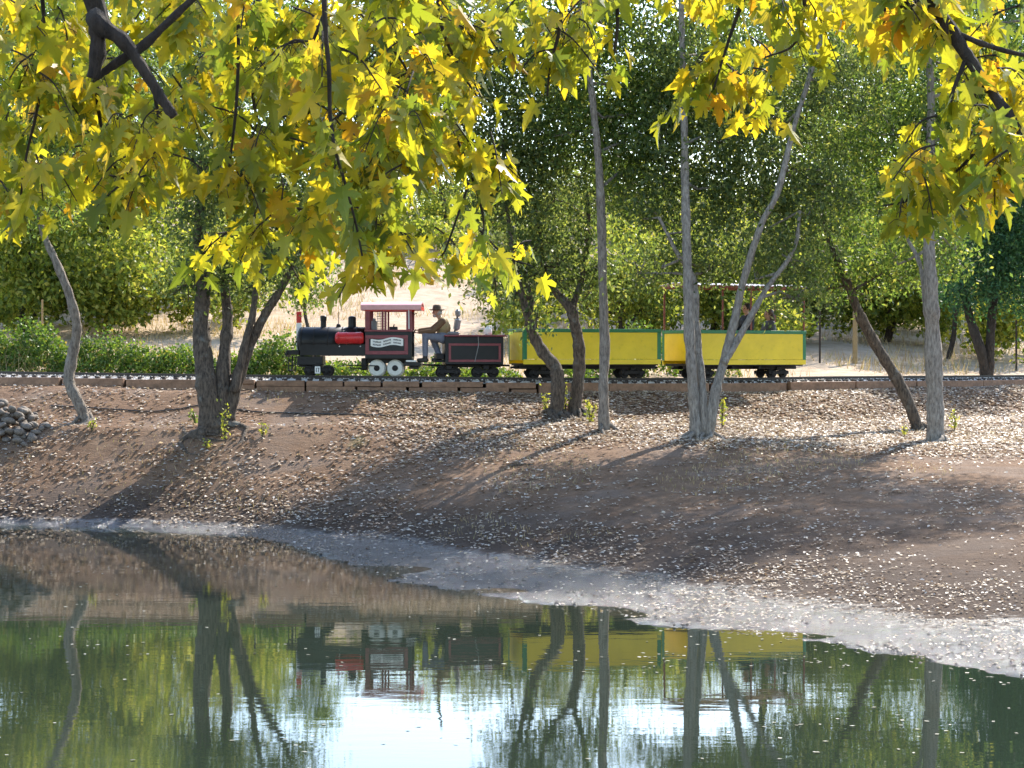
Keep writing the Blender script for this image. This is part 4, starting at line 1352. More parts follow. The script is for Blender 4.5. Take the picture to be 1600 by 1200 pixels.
back_tree('hazy olive tree at the top of bare slope', 560, 90, [[(0, 0, 4), (5, 40, 4), (-5, 90, 3)]],
          [(560, 320, 60, 40), (510, 305, 60, 40), (600, 300, 50, 34), (450, 310, 60, 44), (560, 275, 60, 28)], 'leaf_olive')
back_tree('thin pale green tree behind dark curving trunk', 800, 56, [[(0, 0, 3), (4, 60, 3), (-4, 120, 2.5), (2, 180, 2)], [(0, 8, 2.5), (16, 70, 2), (26, 140, 2)]],
          [(800, 470, 34, 28), (770, 440, 36, 32), (840, 450, 34, 34), (790, 400, 44, 36), (850, 390, 40, 36), (752, 395, 36, 40)], 'leaf_olive', k=.14)
back_tree('bright leafy tree behind the open yellow car', 975, 55, [[(0, 0, 5), (-6, 50, 4), (6, 100, 3.5), (0, 160, 3)], [(0, 30, 4), (26, 62, 3), (45, 90, 2)]],
          [(975, 470, 45, 30), (1010, 440, 44, 34), (940, 430, 40, 40), (990, 412, 56, 36), (1030, 490, 30, 18), (915, 480, 26, 24)], 'leaf_yellow', k=.24, l=.13, wd=.07, cs=.4)
back_tree('yellow green tree behind the canopy of last car', 1110, 57, [[(0, 0, 5), (5, 50, 4), (-5, 110, 3.5), (0, 170, 3)], [(0, 20, 4), (30, 60, 3), (50, 120, 2)]],
          [(1110, 470, 44, 30), (1070, 450, 36, 34), (1150, 440, 44, 36), (1120, 412, 60, 38), (1060, 405, 50, 38)], 'leaf_yellow', k=.24, l=.13, wd=.07, cs=.4)
back_tree('olive tree behind the rear of last yellow car', 1225, 58, [[(0, 0, 5), (-5, 50, 4), (5, 110, 3.5), (0, 170, 3)]],
          [(1225, 460, 48, 34), (1265, 430, 44, 40), (1190, 400, 50, 50), (1250, 370, 60, 50), (1290, 480, 24, 22)], 'leaf_olive', k=.22, l=.13, wd=.07, cs=.4)
back_tree('sunny thicket tree between wooden post and leaning trunk', 1385, 60, [[(0, 0, 5), (5, 40, 4), (-6, 90, 3.5), (0, 150, 3)], [(4, 0, 4), (18, 50, 3), (28, 100, 2)]],
          [(1385, 460, 48, 28), (1345, 430, 44, 36), (1420, 430, 48, 34), (1380, 380, 66, 50), (1330, 490, 30, 18)], 'leaf_yellow', k=.22, l=.13, wd=.07, cs=.4)
back_tree('leaning thin tree behind the thick straight trunk', 1482, 57, [[(0, 0, 5), (8, 35, 4.5), (12, 80, 4), (22, 130, 3)]],
          [(1500, 430, 40, 30), (1480, 380, 50, 50), (1530, 390, 40, 40)], 'leaf_olive', k=.2, l=.13, wd=.07, cs=.4)
back_tree('tall dark tree high on hillside behind last car', 1190, 72, [[(0, 0, 8), (5, 120, 7), (-6, 240, 5), (0, 330, 4)]],
          [(1190, 190, 100, 60), (1120, 170, 100, 60), (1280, 210, 90, 80), (1190, 130, 120, 90), (1100, 110, 100, 90), (1280, 90, 110, 90), (1180, 20, 130, 90)], 'leaf_mid', k=.11)
back_tree('tall green tree high behind the leaning dark tree', 1370, 70, [[(0, 0, 8), (5, 120, 7), (-6, 240, 5), (0, 330, 4)]],
          [(1370, 330, 90, 70), (1320, 250, 90, 80), (1420, 230, 100, 90), (1370, 130, 120, 90), (1450, 80, 110, 90), (1340, 40, 120, 90)], 'leaf_mid', k=.11)
back_tree('tall green tree at the far right of the hillside', 1560, 68, [[(0, 0, 8), (5, 120, 7), (-6, 240, 5), (0, 330, 4)]],
          [(1560, 250, 100, 90), (1620, 180, 100, 90), (1520, 140, 110, 90), (1600, 60, 120, 90), (1530, 20, 110, 90), (1620, 330, 80, 80)], 'leaf_blue', k=.11)
back_tree('pale tree on the hillside above open yellow car', 930, 82, [[(0, 0, 5), (5, 60, 4), (-5, 120, 3)]],
          [(930, 330, 70, 40), (870, 300, 60, 44), (990, 300, 70, 50), (1050, 290, 60, 50), (930, 265, 80, 30)], 'leaf_olive', k=.16)

def scrub():
    pts = []
    rs = random.Random(5)
    made = 0
    while made < 330:
        px = rs.uniform(-80, 1680); Y = rs.uniform(54, 96)
        if 430 < px < 770 and Y < 73: continue
        if px <= 430 and Y < 56: continue
        if px > 1250 and Y < 57: continue
        X = (px - 800) / F * Y; g = float(ground(X, Y))
        h = rs.uniform(1.3, 3.6); wd_ = rs.uniform(.8, 1.7)
        if 430 < px < 1260: h = min(h, max(1.0, .145 * (Y - 17.5) - g))
        n = int(210 * wd_ * h + 120)
        d = unit(rng.normal(size=(n, 3))) * (rng.uniform(0.1, 1, (n, 1)) ** .4)
        ncl = 14; cl = unit(rng.normal(size=(ncl, 3))) * rng.uniform(.3, .95, (ncl, 1))
        q = cl[rng.integers(0, ncl, n)] * .75 + d * .42
        pts.append(np.array([X, Y, g + h * .5]) + q * np.array([wd_, wd_, h * .5]))
        made += 1
    P_ = np.vstack(pts)
    half = rng.uniform(0, 1, len(P_)) < .62
    ob = leaf_cloud('hillside_scrub', P_, .19, .10, M['leaf_yellow'], .2, rnd=np.where(half, rng.uniform(.25, 1, len(P_)), rng.uniform(0, .5, len(P_))))
    tag(ob, 'mass of sunlit yellow green scrub covering the hillside', 'scrub', kind='stuff')


scrub()
# brambles along the far side of the line: a mass of leaves on a lumpy heap
def bramble():
    pts = []
    for (px, Y, rx, h) in ((-40, 46.8, 1.4, 1.15), (30, 46.6, 1.3, 1.05), (90, 46.4, 1.2, 1.15), (150, 46.2, 1.1, .95), (205, 46.0, 1.0, .72), (255, 45.8, 1.0, .85), (300, 45.6, .9, .95), (350, 45.5, .8, .8), (400, 45.4, .8, 1.0), (440, 45.4, .8, .95), (475, 45.5, .7, .55), (520, 45.6, .8, .42), (570, 45.6, .8, .38), (630, 45.6, .8, .42), (675, 45.6, .6, .6), (720, 45.7, .7, .30), (770, 45.9, .7, .35), (1000, 48.2, .9, 1.15), (960, 47.6, .8, .7), (880, 46.8, .8, .55), (1100, 49, .9, .7)):
        X = (px - 800) / F * Y
        n = int(2300 * rx * max(h, .45))
        th = rng.uniform(0, 2 * PI, n); rr = np.sqrt(rng.uniform(0, 1, n))
        x = X + np.cos(th) * rr * rx; y = Y + np.sin(th) * rr * .75
        top_ = h * np.sqrt(np.clip(1 - rr ** 2, 0, 1)) * (.85 + .55 * vnoise(x, y, 2.2, 44) + .35 * vnoise(x, y, 6.0, 45)) * rng.uniform(.75, 1.15, n)
        z = ground(x, y) + top_ * (rng.uniform(0, 1, n) ** .35)
        pts.append(np.stack([x, y, z], 1))
    ob = leaf_cloud('bramble_undergrowth', np.vstack(pts), .085, .06, M['leaf_bramble'], .1)
    tag(ob, 'tangled green bramble undergrowth along the far side of track', 'undergrowth', kind='stuff')


bramble()


def blades(name, X, Y, h, w_, mat, label, cat):
    n = len(X)
    Z = ground(X, Y)
    a = rng.uniform(0, 2 * PI, n)
    lean = rng.normal(0, .35, (n, 2)) * h[:, None]
    b0 = np.stack([X - np.cos(a) * w_, Y - np.sin(a) * w_, Z - .01], 1)
    b1 = np.stack([X + np.cos(a) * w_, Y + np.sin(a) * w_, Z - .01], 1)
    t = np.stack([X + lean[:, 0], Y + lean[:, 1], Z + h], 1)
    V = np.stack([b0, b1, t], 1).reshape(-1, 3)
    ob = mesh_from_arrays(name, V, np.arange(n * 3), 3, mat, rng.uniform(0, 1, n))
    tag(ob, label, cat, kind='stuff')


n = 30000
Y = rng.uniform(46.5, 78, n); X = rng.uniform(-.28, .28, n) * Y
k = (vnoise(X, Y, .7, 51) > -.05) & (Y > np.interp(X, tx, ty) + 3.2)
blades('dry_hillside_grass', X[k], Y[k], rng.uniform(.08, .38, k.sum()), .012, M['grass'], 'pale dry grass on the hillside behind the train', 'grass')
n = 500
Y = rng.uniform(45.6, 47.4, n); X = (rng.choice([20, 60, 240, 150, 420], n) + rng.normal(0, 26, n) - 800) / F * Y
blades('dry_bramble_stalks', X, Y, rng.uniform(.25, .95, n), .006, M['grass'], 'dead straw coloured stalks standing among the brambles', 'dry stalks')
n = 15000
Y = rng.uniform(30, 42, n); X = rng.uniform(-.27, .27, n) * Y
Yd = np.interp(X, sh_dry[:, 0], sh_dry[:, 1])
k = (vnoise(X, Y, 1.1, 52) > .08) & (Y > Yd + .6) & (Y < np.interp(X, wall_x, wall_y) - .15)
blades('dry_bank_grass', X[k], Y[k], rng.uniform(.02, .09, k.sum()), .006, M['grass'], 'short dry grass scattered over the brown bank', 'grass')

# ------------------------------------------------------------------ fallen leaves on the bank
n = 330000
Y = rng.uniform(17, 50, n) ; X = rng.uniform(-.29, .29, n) * Y
Ysl = np.interp(X, sh_wet[:, 0], sh_wet[:, 1]); Ydl = np.interp(X, sh_dry[:, 0], sh_dry[:, 1]); Ywl = np.interp(X, wall_x, wall_y)
pxl = X / Y * F + 800
pd = .24 + .42 * vnoise(X, Y, 1.2, 61) + .30 * vnoise(X, Y, 3.6, 62) + .2 * vnoise(X, Y, 9.0, 63)
pd = pd + 1.5 * sstep((Y - 36.3) / 2.0) * sstep((pxl - 450) / 450) * (1 + .5 * vnoise(X, Y, 1.0, 66))          # drifts under the trees
pd = pd + .22 * np.exp(-((Y - Ydl - 1.2) / 1.6) ** 2)                        # strand line of leaves
pd = np.where(Y < Ydl, (.05 + .22 * sstep((X - .5) / 2.5)) * (1 + 1.2 * vnoise(X, Y, 1.5, 64)), pd)
pd = pd * np.where((pxl > 850) & (Y > Ydl + 3.5) & (Y < 36.5), .42, 1.0)
k = (rng.uniform(0, 1, n) < pd * .62) & (Y > Ysl + .15) & (Y < Ywl - .1)
X, Y = X[k], Y[k]
C = np.stack([X, Y, ground(X, Y) + rng.uniform(.006, .03, len(X))], 1)
ob = leaf_cloud('fallen_leaves', C, np.clip(.035 + (Y - 18) * .0026, .04, .09) * rng.uniform(.6, 1.35, len(Y)), np.clip(.026 + (Y - 18) * .0018, .028, .062), M['leaf_litter'], flat=True, fold=.22)
tag(ob, 'pale fallen leaves strewn over the bank', 'fallen leaves', kind='stuff')
# leaves and scum on the water
n = 26000
Y = rng.uniform(14, 34, n); X = rng.uniform(-.28, .28, n) * Y
k = (ground(X, Y) < -.01)
mk_ = vnoise(X * .5, Y * 1.3, 1.1, 71) + .5 * vnoise(X, Y, 3.0, 72)
dsh = np.interp(X, sh_wet[:, 0], sh_wet[:, 1]) - Y
k &= (rng.uniform(0, 1, n) < np.clip(.025 + .9 * np.clip(mk_ - .25, 0, 1) + .35 * np.exp(-dsh / .6), 0, 1) * np.where(X > 1.2, .55, .2))
X, Y = X[k], Y[k]
C = np.stack([X, Y, np.full(len(X), .006)], 1)
ob = leaf_cloud('floating_leaves', C, .05, .035, M['leaf_float'], flat=True, fold=.06)
ob.scale.z = .25; ob.location.z = .0045
tag(ob, 'small pale leaves and scum floating on the pond', 'floating leaves', kind='stuff')

n = 2600
X = rng.uniform(-9, 7, n); Y = np.interp(X, sh_wet[:, 0], sh_wet[:, 1]) + rng.normal(.9, 1.3, n)
g_ = ground(X, Y)
k = (g_ > -.03) & (g_ < .3) & (vnoise(X, Y, 2.3, 81) > -.1) & (np.abs(X / Y) < .27)
C = np.stack([X, Y, g_], 1)[k]
r_ = rng.uniform(.008, .028, len(C)) * rng.uniform(.6, 1.4, len(C))
V = (C[:, None, :] + octa[None] * r_[:, None, None] * rng.uniform(.7, 1.3, (len(C), 6, 1))).reshape(-1, 3)
pb = mesh_from_arrays('shore_pebbles', V, (np.arange(len(C))[:, None, None] * 6 + of[None]).ravel(), 3, M['stone'])
tag(pb, 'small pebbles and clods on the wet mud at the water edge', 'pebbles', kind='stuff')
# ------------------------------------------------------------------ stone pile
sp = at(20, 690, 38.9)
g0 = hit(14, 692)
pile = empty('stone_pile', g0)
tag(pile, 'heap of grey rounded stones at the left edge of bank', 'stone pile')
variants = []
for v_ in range(5):
    bm = bmesh.new(); bmesh.ops.create_icosphere(bm, subdivisions=2, radius=1.0)
    rr = random.Random(v_ + 40)
    ax = (rr.uniform(.8, 1.2), rr.uniform(.8, 1.2), rr.uniform(.5, .8))
    for q in bm.verts:
        kk = 1 + rr.uniform(-.10, .10)
        q.co = Vector((q.co.x * ax[0] * kk, q.co.y * ax[1] * kk, q.co.z * ax[2] * kk))
    b = MB(); b.bm(bm)
    o = b.build('stone', M['stone'], pile, smooth=True)
    variants.append((o, [True]))
cnt = 0
for lay in range(4):
    for q in range((64, 44, 26, 12)[lay]):
        a = random.uniform(0, 2 * PI); rr = math.sqrt(random.random()) * (1.0 - .22 * lay)
        x = g0[0] - .28 + math.cos(a) * rr * .95; y = g0[1] + .55 + math.sin(a) * rr * .95
        r = random.uniform(.06, .125)
        z = float(ground(x, y)) + .03 + lay * .135 * (1.1 - .35 * rr) + random.uniform(-.02, .02)
        o, fresh = variants[cnt % 5]
        if not fresh[0]:
            o = o.copy(); col.objects.link(o)
        fresh[0] = False
        o.location = (x - g0[0], y - g0[1], z - g0[2]); o.scale = (r, r, r)
        o.rotation_euler = (random.uniform(-.5, .5), random.uniform(-.5, .5), random.uniform(0, 6))
        cnt += 1

# ------------------------------------------------------------------ hose lying on the bank
def on_ground(pxs, lift):
    out = []
    for px, py in pxs:
        h_ = hit(px, py, 20, 41.8); out.append((h_[0], h_[1], h_[2] + lift, 0))
    p = smooth_path(out, 10)
    for r in p: r[2] = float(ground(r[0], r[1])) + lift
    return p[:, :3]


hp = on_ground([(80, 636), (120, 637), (180, 641), (230, 644), (280, 640), (320, 634), (370, 641), (430, 646), (520, 648), (620, 650), (700, 649), (780, 646)], .018)
MBh = MB().tube(hp, .013, 7)
ho = MBh.build('garden_hose', M['hose'], None, origin=hp[0]); ho.location = hp[0]
tag(ho, 'thin black hose lying along the bank below retaining wall', 'hose')
for (pts, r, lab) in (([(700, 646), (735, 643), (770, 640), (800, 637)], .02, 'dark fallen stick lying left of the exposed roots'), ([(960, 655), (1000, 660), (1060, 662)], .016, 'thin fallen stick between slender tree and pale trunk'), ([(795, 730), (815, 727), (832, 728)], .022, 'short fallen stick in the shadow of slender tree')):
    q = on_ground(pts, .02)
    o = MB().tube(q, np.linspace(r, r * .5, len(q)), 7, jit=.15).build('stick', M['bark'], None, origin=q[0]); o.location = q[0]
    tag(o, lab, 'stick', 'fallen sticks')


# ------------------------------------------------------------------ shoots and weeds at the tree feet
def shoot(px, py, hpx, wpx, label, leaf='leaf_shoot', n=70, dy=-.25):
    g = hit(px, py, 14, 41.7)
    Y = g[1] + dy; x0 = (px - 800) / F * Y; gz = float(ground(x0, Y))
    H = hpx * Y / F; W = wpx * Y / F
    e = empty('leafy_shoot', (x0, Y, gz)); tag(e, label, 'plant', 'leafy shoots at the tree feet')
    b = MB(); C = []
    ns = 5
    for k in range(ns):
        a = rng.uniform(0, 2 * PI); tipx = math.cos(a) * W * rng.uniform(.2, 1); tipy = math.sin(a) * W * rng.uniform(.2, .7)
        h = H * rng.uniform(.6, 1.0)
        b.tube([(0, 0, -.03), (tipx * .35, tipy * .35, h * .5), (tipx, tipy, h)], [.008, .006, .003], 5)
        for j in range(n // ns):
            t = rng.uniform(.15, 1.02)
            C.append((tipx * t + rng.normal(0, .03), tipy * t + rng.normal(0, .03), h * t + rng.normal(0, .02)))
    b.build('stem', M['bark'], e)
    leaf_cloud('foliage', np.array(C), .07, .04, M[leaf], .0, e)


shoot(352, 672, 70, 10, 'pale green shoots climbing the foot of thick furrowed tree', n=90, dy=-.45)
shoot(306, 658, 26, 12, 'low green weed left of the thick furrowed tree', 'leaf_mid', 50)
shoot(410, 672, 24, 10, 'small yellow weed alone right of the thick furrowed tree', n=45)
shoot(323, 690, 16, 8, 'tiny yellow weed in front of thick furrowed trunk', n=25)
shoot(852, 648, 44, 9, 'thin pale shoots left of the dark curving trunk', n=55, dy=.1)
shoot(884, 648, 50, 8, 'pale shoots between curving trunk and forked trunk', n=60, dy=.1)
shoot(922, 662, 42, 15, 'bright yellow shoots between forked trunk and slender tree', n=120, dy=.0)
shoot(1128, 672, 60, 9, 'green shoots right of the leaning pale trunk', n=70, dy=.1)
shoot(1492, 672, 36, 16, 'yellow green weed right of the thick straight trunk', n=70)
shoot(1413, 680, 20, 9, 'small yellow weed left of the leaning dark trunk', n=30)
shoot(143, 665, 18, 9, 'dry weed at the foot of crooked grey tree', n=30)

# ------------------------------------------------------------------ posts behind the track
def post(px, py0, py1, Y, hw, mat, label, wood):
    X = (px - 800) / F * Y; gz = float(ground(X, Y)); top_ = EYE + (HZ - py1) / F * Y
    e = empty('wooden_post' if wood else 'fence_post', (X, Y, gz)); tag(e, label, 'post', None if wood else 'thin metal fence posts behind the track')
    r = hw * Y / F; h = top_ - gz
    if wood:
        MB().lathe([(r, -.2), (r * 1.03, h * .3), (r * .98, h * .7), (r * .95, h - .03), (r * .7, h)], (0, 0, 0), 'z', 14).build('shaft', M[mat], e)
    else:
        b = MB(); b.box(-r, r, -r * .3, r * .3, -.2, h); b.box(-r * .3, r * .3, -r, -r * .31, -.2, h); b.build('shaft', M[mat], e)
        b = MB()
        for k in range(5): b.box(-r * .6, r * .6, -r * 1.5, -r * 1.02, h * (.3 + .14 * k), h * (.3 + .14 * k) + .02)
        b.build('wire_lug', M[mat], e)['kind'] = 'stuff'


post(1336, 560, 486, 54, 3.8, 'post_wood', 'yellowed round wooden post standing right of the last car', True)
post(1281, 545, 484, 53.5, 1.5, 'tie', 'thin dark metal fence post just right of last yellow car', False)
post(1588, 555, 500, 55, 1.5, 'tie', 'thin dark metal fence post at far right behind the track', False)
post(66, 515, 468, 52, 1.4, 'post_wood', 'thin pale stake above the brambles at far left', False)
post(398, 500, 440, 56, 1.4, 'tie', 'thin dark metal post behind the thick furrowed tree', False)

# ------------------------------------------------------------------ the maple whose boughs hang over the view
def maple_outline():
    half = [(0, 0), (.06, .02), (.20, -.10), (.24, .02), (.40, -.02), (.30, .12), (.17, .20), (.33, .26), (.50, .42), (.42, .44), (.46, .58), (.30, .48), (.14, .40), (.18, .58), (.25, .68), (.15, .72), (.10, .86), (0, 1.06)]
    return half


MO = maple_outline()


def maple_leaf_arrays(seed):
    """one leaf, unit length, stalk at the origin, tip along +x, upper face +z; folded and curled; 32 triangles"""
    r = random.Random(seed)
    fold = r.uniform(.05, .7); curl = r.uniform(-.35, .8)
    vs = []; fs = []
    def z_of(x, y): return abs(y) * fold - curl * x * x * .6 + .04 * math.sin(9 * x + seed) * abs(y)
    for sg_ in (1, -1):
        base = len(vs)
        pts = MO
        mid = [(0.0, 0.0), (0.0, .20), (0.0, .42), (0.0, .72), (0.0, 1.06)]
        P = [(a * sg_ * r.uniform(.82, 1.12), b_ + (r.uniform(-.035, .035) if a else 0)) for a, b_ in pts]
        for a, b_ in P: vs.append((b_, a, z_of(b_, a)))
        m0 = len(vs)
        for a, b_ in mid[1:4]: vs.append((b_, 0.0, z_of(b_, 0)))
        i = base
        tri = [(0, 1, 'm1'), (1, 2, 3), (3, 4, 5), (1, 3, 5), (1, 5, 6), (1, 6, 'm1'), (6, 7, 'm2'), ('m1', 6, 'm2'), (7, 8, 9), (9, 10, 11), (7, 9, 11), (7, 11, 12), (7, 12, 'm2'), (12, 13, 'm3'), ('m2', 12, 'm3'), (13, 14, 15), (13, 15, 'm3'), (15, 16, 'm3'), (16, 17, 'm3')]
        lk = {'m1': m0, 'm2': m0 + 1, 'm3': m0 + 2}
        for t in tri:
            q = [lk[c] if isinstance(c, str) else i + c for c in t]
            fs.append(q if sg_ > 0 else q[::-1])
    return np.array(vs), np.array(fs)


LV = [maple_leaf_arrays(k) for k in range(14)]
leaf_me = []
for k, (v, f) in enumerate(LV):
    me = bpy.data.meshes.new('leaf'); me.from_pydata([tuple(p) for p in v], [], [tuple(q) for q in f]); me.materials.append(M['leaf_maple']); me.update()
    leaf_me.append(me)

mt = np.array([-2.6, -2.2]); mz = float(ground(*mt))
maple = empty('maple_tree', (mt[0], mt[1], mz))
tag(maple, 'maple with yellow autumn leaves hanging across the top of view', 'tree')
MORG = (mt[0], mt[1], mz)
tr = smooth_path([(mt[0], mt[1], mz - .3, .34), (mt[0] + .05, mt[1] + .1, mz + 1.2, .27), (mt[0] + .2, mt[1] + .2, mz + 3.0, .22), (mt[0] + .3, mt[1] + .5, mz + 5.5, .16)], 6)
trunk_mesh(tr, 14, .05, .4).build('trunk', M['bark'], maple, smooth=True, origin=MORG)


def limb(rows, name='limb', n=9):
    p = smooth_path(rows, 7)
    trunk_mesh(p, n, .12).build(name, M['bark_dark'], maple, smooth=True, origin=MORG)
    return p


def PX(px, py, Y, hw):
    p = at(px, py, Y)
    return (p[0], p[1], p[2], hw * Y / F)


crotch = tuple(tr[-6][:3])
limb([(*crotch, .14), (-2.2, 1.5, 6.6, .10), (-1.75, 5.0, 5.6, .065), PX(122, -60, 6.2, 18), PX(150, 30, 6.2, 15), PX(190, 62, 6.2, 11), PX(222, 105, 6.2, 9.5), PX(250, 150, 6.2, 8.5), PX(272, 182, 6.2, 7)])
limb([PX(152, 40, 6.22, 13), PX(152, 80, 6.22, 12), PX(146, 122, 6.22, 9)])
limb([PX(150, 122, 6.25, 5), PX(185, 96, 6.25, 7), PX(225, 70, 6.25, 7), PX(262, 35, 6.25, 6), PX(320, -20, 6.25, 6)])
limb([(*crotch, .12), (-.6, 1.0, 6.4, .09), (.6, 4.2, 5.6, .06), PX(1400, -70, 6.6, 15), PX(1455, 5, 6.6, 12), PX(1500, 70, 6.6, 10), PX(1533, 120, 6.6, 9), PX(1565, 165, 6.55, 8), PX(1600, 212, 6.5, 7), PX(1660, 280, 6.4, 6)])
limb([PX(1490, 50, 6.6, 5), PX(1540, 70, 6.6, 4), PX(1600, 86, 6.6, 3.5), PX(1660, 90, 6.6, 3)])
limb([(*crotch, .12), (-1.2, 1.2, 6.4, .09), (-.5, 4.6, 5.5, .06), PX(560, -90, 6.8, 12), PX(700, -70, 7.0, 9), PX(900, -60, 7.2, 7), PX(1150, -70, 7.2, 5)])
twigs = []
for rows in ([PX(505, -60, 6.1, 5), PX(508, 40, 6.1, 4), PX(514, 110, 6.1, 3.5), PX(516, 180, 6.1, 3), PX(524, 235, 6.1, 2.6), PX(540, 290, 6.2, 2.2), PX(556, 350, 6.4, 1.8), PX(566, 400, 6.4, 1.5)],
             [PX(505, 25, 6.7, 3), PX(485, 75, 6.7, 2.5), PX(470, 118, 6.7, 2.2), PX(478, 140, 6.7, 1.6)],
             [PX(560, -50, 7.4, 4), PX(600, 90, 7.4, 3.4), PX(640, 165, 7.4, 3), PX(680, 178, 7.4, 2.8), PX(712, 215, 7.4, 2.4), PX(735, 270, 7.4, 2), PX(755, 340, 7.4, 1.6), PX(752, 380, 7.4, 1.3)],
             [PX(360, -60, 7.0, 4), PX(372, 40, 7.0, 3), PX(370, 150, 7.0, 2.5), PX(362, 230, 7.0, 2), PX(352, 290, 7.0, 1.5)],
             [PX(400, -60, 7.7, 4), PX(405, 60, 7.7, 3), PX(395, 150, 7.7, 2.5), PX(420, 260, 7.7, 2.2), PX(400, 330, 7.7, 1.8), PX(385, 400, 7.7, 1.4)],
             [PX(60, -60, 7.0, 4), PX(70, 60, 7.0, 3), PX(60, 160, 7.0, 2.5), PX(40, 250, 7.0, 2), PX(30, 330, 7.0, 1.4)],
             [PX(150, 100, 7.2, 4), PX(155, 180, 7.2, 3), PX(175, 250, 7.2, 2.2), PX(200, 300, 7.2, 1.5)],
             [PX(240, 140, 7.4, 3), PX(255, 220, 7.4, 2.4), PX(265, 270, 7.4, 1.6)],
             [PX(880, -60, 7.0, 4), PX(875, 40, 7.0, 3), PX(860, 100, 7.0, 2.2), PX(855, 150, 7.0, 1.5)],
             [PX(1255, -60, 6.9, 4), PX(1256, 20, 6.9, 3), PX(1240, 70, 6.9, 2), PX(1195, 90, 6.9, 1.5)],
             [PX(1180, -50, 7.0, 4), PX(1150, 30, 7.0, 3), PX(1130, 90, 7.0, 2), PX(1115, 140, 7.0, 1.5)],
             [PX(1510, 90, 6.6, 4), PX(1490, 140, 6.6, 3), PX(1486, 160, 6.6, 2)],
             [PX(1570, 170, 6.6, 4), PX(1540, 220, 6.6, 3), PX(1480, 280, 6.6, 2.4), PX(1430, 310, 6.6, 2), PX(1380, 322, 6.6, 1.4)],
             [PX(680, -60, 7.2, 4), PX(690, 40, 7.2, 3), PX(720, 110, 7.2, 2), PX(745, 150, 7.2, 1.5)],
             [PX(735, 280, 7.9, 2), PX(700, 380, 7.9, 1.6), PX(690, 400, 7.9, 1.2)],
             [PX(750, 360, 8.2, 2), PX(790, 400, 8.2, 1.6), PX(830, 415, 8.2, 1.2)],
             [PX(560, 20, 7.0, 3), PX(600, 60, 7.0, 2.5), PX(640, 120, 7.0, 2), PX(650, 200, 7.0, 1.5)],
             [PX(960, -60, 7.1, 4), PX(965, 30, 7.1, 3), PX(960, 80, 7.1, 2)],
             [PX(1360, -60, 6.8, 4), PX(1380, 10, 6.8, 3), PX(1400, 40, 6.8, 2)]):
    p = smooth_path(rows, 6)
    MB().tube(p[:, :3], np.maximum(p[:, 3], .0025), 6, jit=.08).build('twig', M['bark_dark'], maple, smooth=True, origin=MORG)
    twigs.append(p)

# leaf positions: along the twigs, then in hanging sprays that fill the boughs
leaves = []       # (stalk point, tip dir, normal, size)
stalks = MB()


def put_leaf(p, size, out=None):
    a = random.uniform(0, 2 * PI)
    o3 = np.array([math.cos(a), math.sin(a), 0]) if out is None else out
    d = o3 * random.uniform(.15, .75) + np.array([0, 0, -random.uniform(.35, 1.1)])
    d = d / np.linalg.norm(d)
    q = p + o3 * random.uniform(.02, .06) + np.array([0, 0, -random.uniform(.01, .05)])
    nr = rng.normal(size=3); nr[2] += .5; nr[1] -= .35
    nr = nr - d * np.dot(nr, d); nr = nr / np.linalg.norm(nr)
    leaves.append((q, d, nr, size))
    stalks.tube([p, (p + q) / 2 + np.array([0, 0, .006]), q], .0013, 3, cap=False)


for p in twigs:
    for i in range(len(p)):
        if p[i, 3] < .0085 and random.random() < .55:
            put_leaf(p[i, :3], random.uniform(.075, .12))
# (px0, px1, py0, py1, nearest, farthest, sprays)
boxes = [(-30, 290, -40, 150, 6.4, 8.2, 34), (-30, 280, 120, 300, 6.5, 8.2, 34), (-30, 90, 240, 350, 6.8, 8.0, 7), (90, 280, 250, 310, 6.9, 7.8, 8), (270, 480, -40, 120, 6.6, 8.4, 22), (300, 480, 100, 250, 6.6, 8.4, 14),
         (340, 470, 240, 400, 7.0, 8.2, 12), (470, 700, -40, 110, 6.2, 8.2, 30), (470, 660, 90, 240, 6.3, 7.8, 22), (480, 640, 220, 330, 6.4, 7.2, 12), (540, 640, 320, 400, 6.5, 7.2, 7), (640, 760, 20, 150, 6.8, 8.2, 12), (660, 730, 150, 240, 7.2, 8, 4),
         (710, 770, 230, 270, 7.4, 7.5, 2), (700, 830, 370, 420, 8.6, 9.4, 4), (660, 700, 330, 380, 7.8, 8.2, 1), (760, 900, -40, 40, 6.6, 8.0, 6), (850, 1010, -10, 70, 6.8, 7.6, 6), (860, 880, 80, 110, 6.9, 7.0, 1), (1010, 1130, -50, 10, 6.8, 7.8, 4), (1090, 1180, 70, 135, 6.9, 7.3, 6), (1130, 1330, -40, 30, 6.6, 7.8, 9),
         (1180, 1290, 10, 60, 6.8, 7.3, 2), (1330, 1470, -40, 40, 6.4, 7.6, 9), (1390, 1460, 10, 50, 6.6, 7.0, 3), (1470, 1620, -40, 110, 6.6, 8.2, 9), (1500, 1640, 110, 220, 6.2, 7.4, 9), (1430, 1620, 190, 300, 6.2, 7.4, 15), (1360, 1480, 270, 330, 6.4, 7.0, 6)]
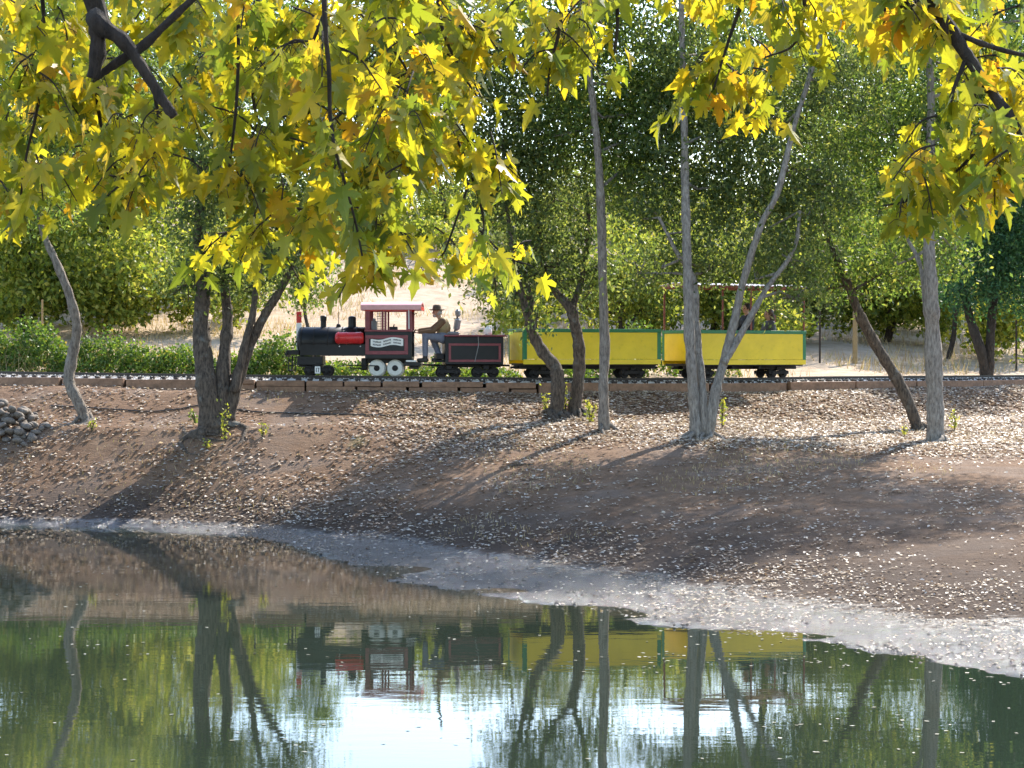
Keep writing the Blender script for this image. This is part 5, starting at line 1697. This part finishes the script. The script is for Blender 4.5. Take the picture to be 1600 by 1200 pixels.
for (x0, x1, y0, y1, Ya, Yb, ns) in boxes:
    for s_ in range(ns):
        Y = random.uniform(Ya, Yb)
        p = at(random.uniform(x0, x1), random.uniform(y0, y1) - 25, Y)
        a = random.uniform(0, 2 * PI); L = random.uniform(.16, .34)
        end = p + np.array([math.cos(a) * L * .6, math.sin(a) * L * .6, -L * random.uniform(.3, .8)])
        mid = (p + end) / 2 + np.array([0, 0, .03])
        path = smooth_path([(*p, .0035), (*mid, .003), (*end, .002)], 4)
        stalks.tube(path[:, :3], path[:, 3], 4, cap=False)
        nl = random.randint(8, 12)
        for j in range(nl):
            t = path[int((j + .6) / nl * (len(path) - 1)), :3]
            put_leaf(t, random.choice([random.uniform(.045, .075), random.uniform(.07, .12), random.uniform(.085, .12)]) * (1.0 if Y < 7.8 else .85 if Y < 8.5 else .7))
# the canopy above the frame, which keeps part of the hanging boughs in shade
for s_ in range(115):
    p = np.array([random.uniform(-2.2, .7), random.uniform(8.0, 10.2), 0.0]); p[2] = EYE + .185 * p[1] + random.uniform(.35, 1.9)
    for j in range(9):
        put_leaf(p + rng.normal(0, .16, 3) * np.array([1, 1, .5]), random.uniform(.08, .125))
stalks.build('leaf_stalks', M['bark_dark'], maple, origin=MORG)['kind'] = 'stuff'


def leaf_matrix(q, d, nr, size):
    s_ = np.cross(nr, d)
    m = Matrix(((d[0] * size, s_[0] * size, nr[0] * size, q[0] - MORG[0]), (d[1] * size, s_[1] * size, nr[1] * size, q[1] - MORG[1]), (d[2] * size, s_[2] * size, nr[2] * size, q[2] - MORG[2]), (0, 0, 0, 1)))
    return m


def seen(q):
    u = q[0] / q[1] * F + 800; v = HZ - (q[2] - EYE) / q[1] * F
    return -10 < u < 1610 and -10 < v < 1210


order = sorted(range(len(leaves)), key=lambda i: (-leaves[i][3] / leaves[i][0][1]) if seen(leaves[i][0]) else 1)
for i in order[:300]:
    q, d, nr, size = leaves[i]
    o = bpy.data.objects.new('leaf', leaf_me[i % 14]); col.objects.link(o); o.parent = maple
    o.matrix_local = leaf_matrix(q, d, nr, size)
Vs, Fs, Rs = [], [], []
nb = 0
for i in order[300:]:
    q, d, nr, size = leaves[i]
    v, f = LV[i % 14]
    s_ = np.cross(nr, d)
    Wv = (v[:, :1] * d + v[:, 1:2] * s_ + v[:, 2:] * nr) * size + q - np.array(MORG)
    Vs.append(Wv); Fs.append(f + nb); nb += len(v); Rs.append(np.full(len(f), random.random()))
fo = mesh_from_arrays('foliage', np.vstack(Vs), np.vstack(Fs).ravel(), 3, M['leaf_maple'], np.concatenate(Rs))
fo.parent = maple; fo['kind'] = 'stuff'
print('maple leaves', len(leaves), 'stones', cnt)
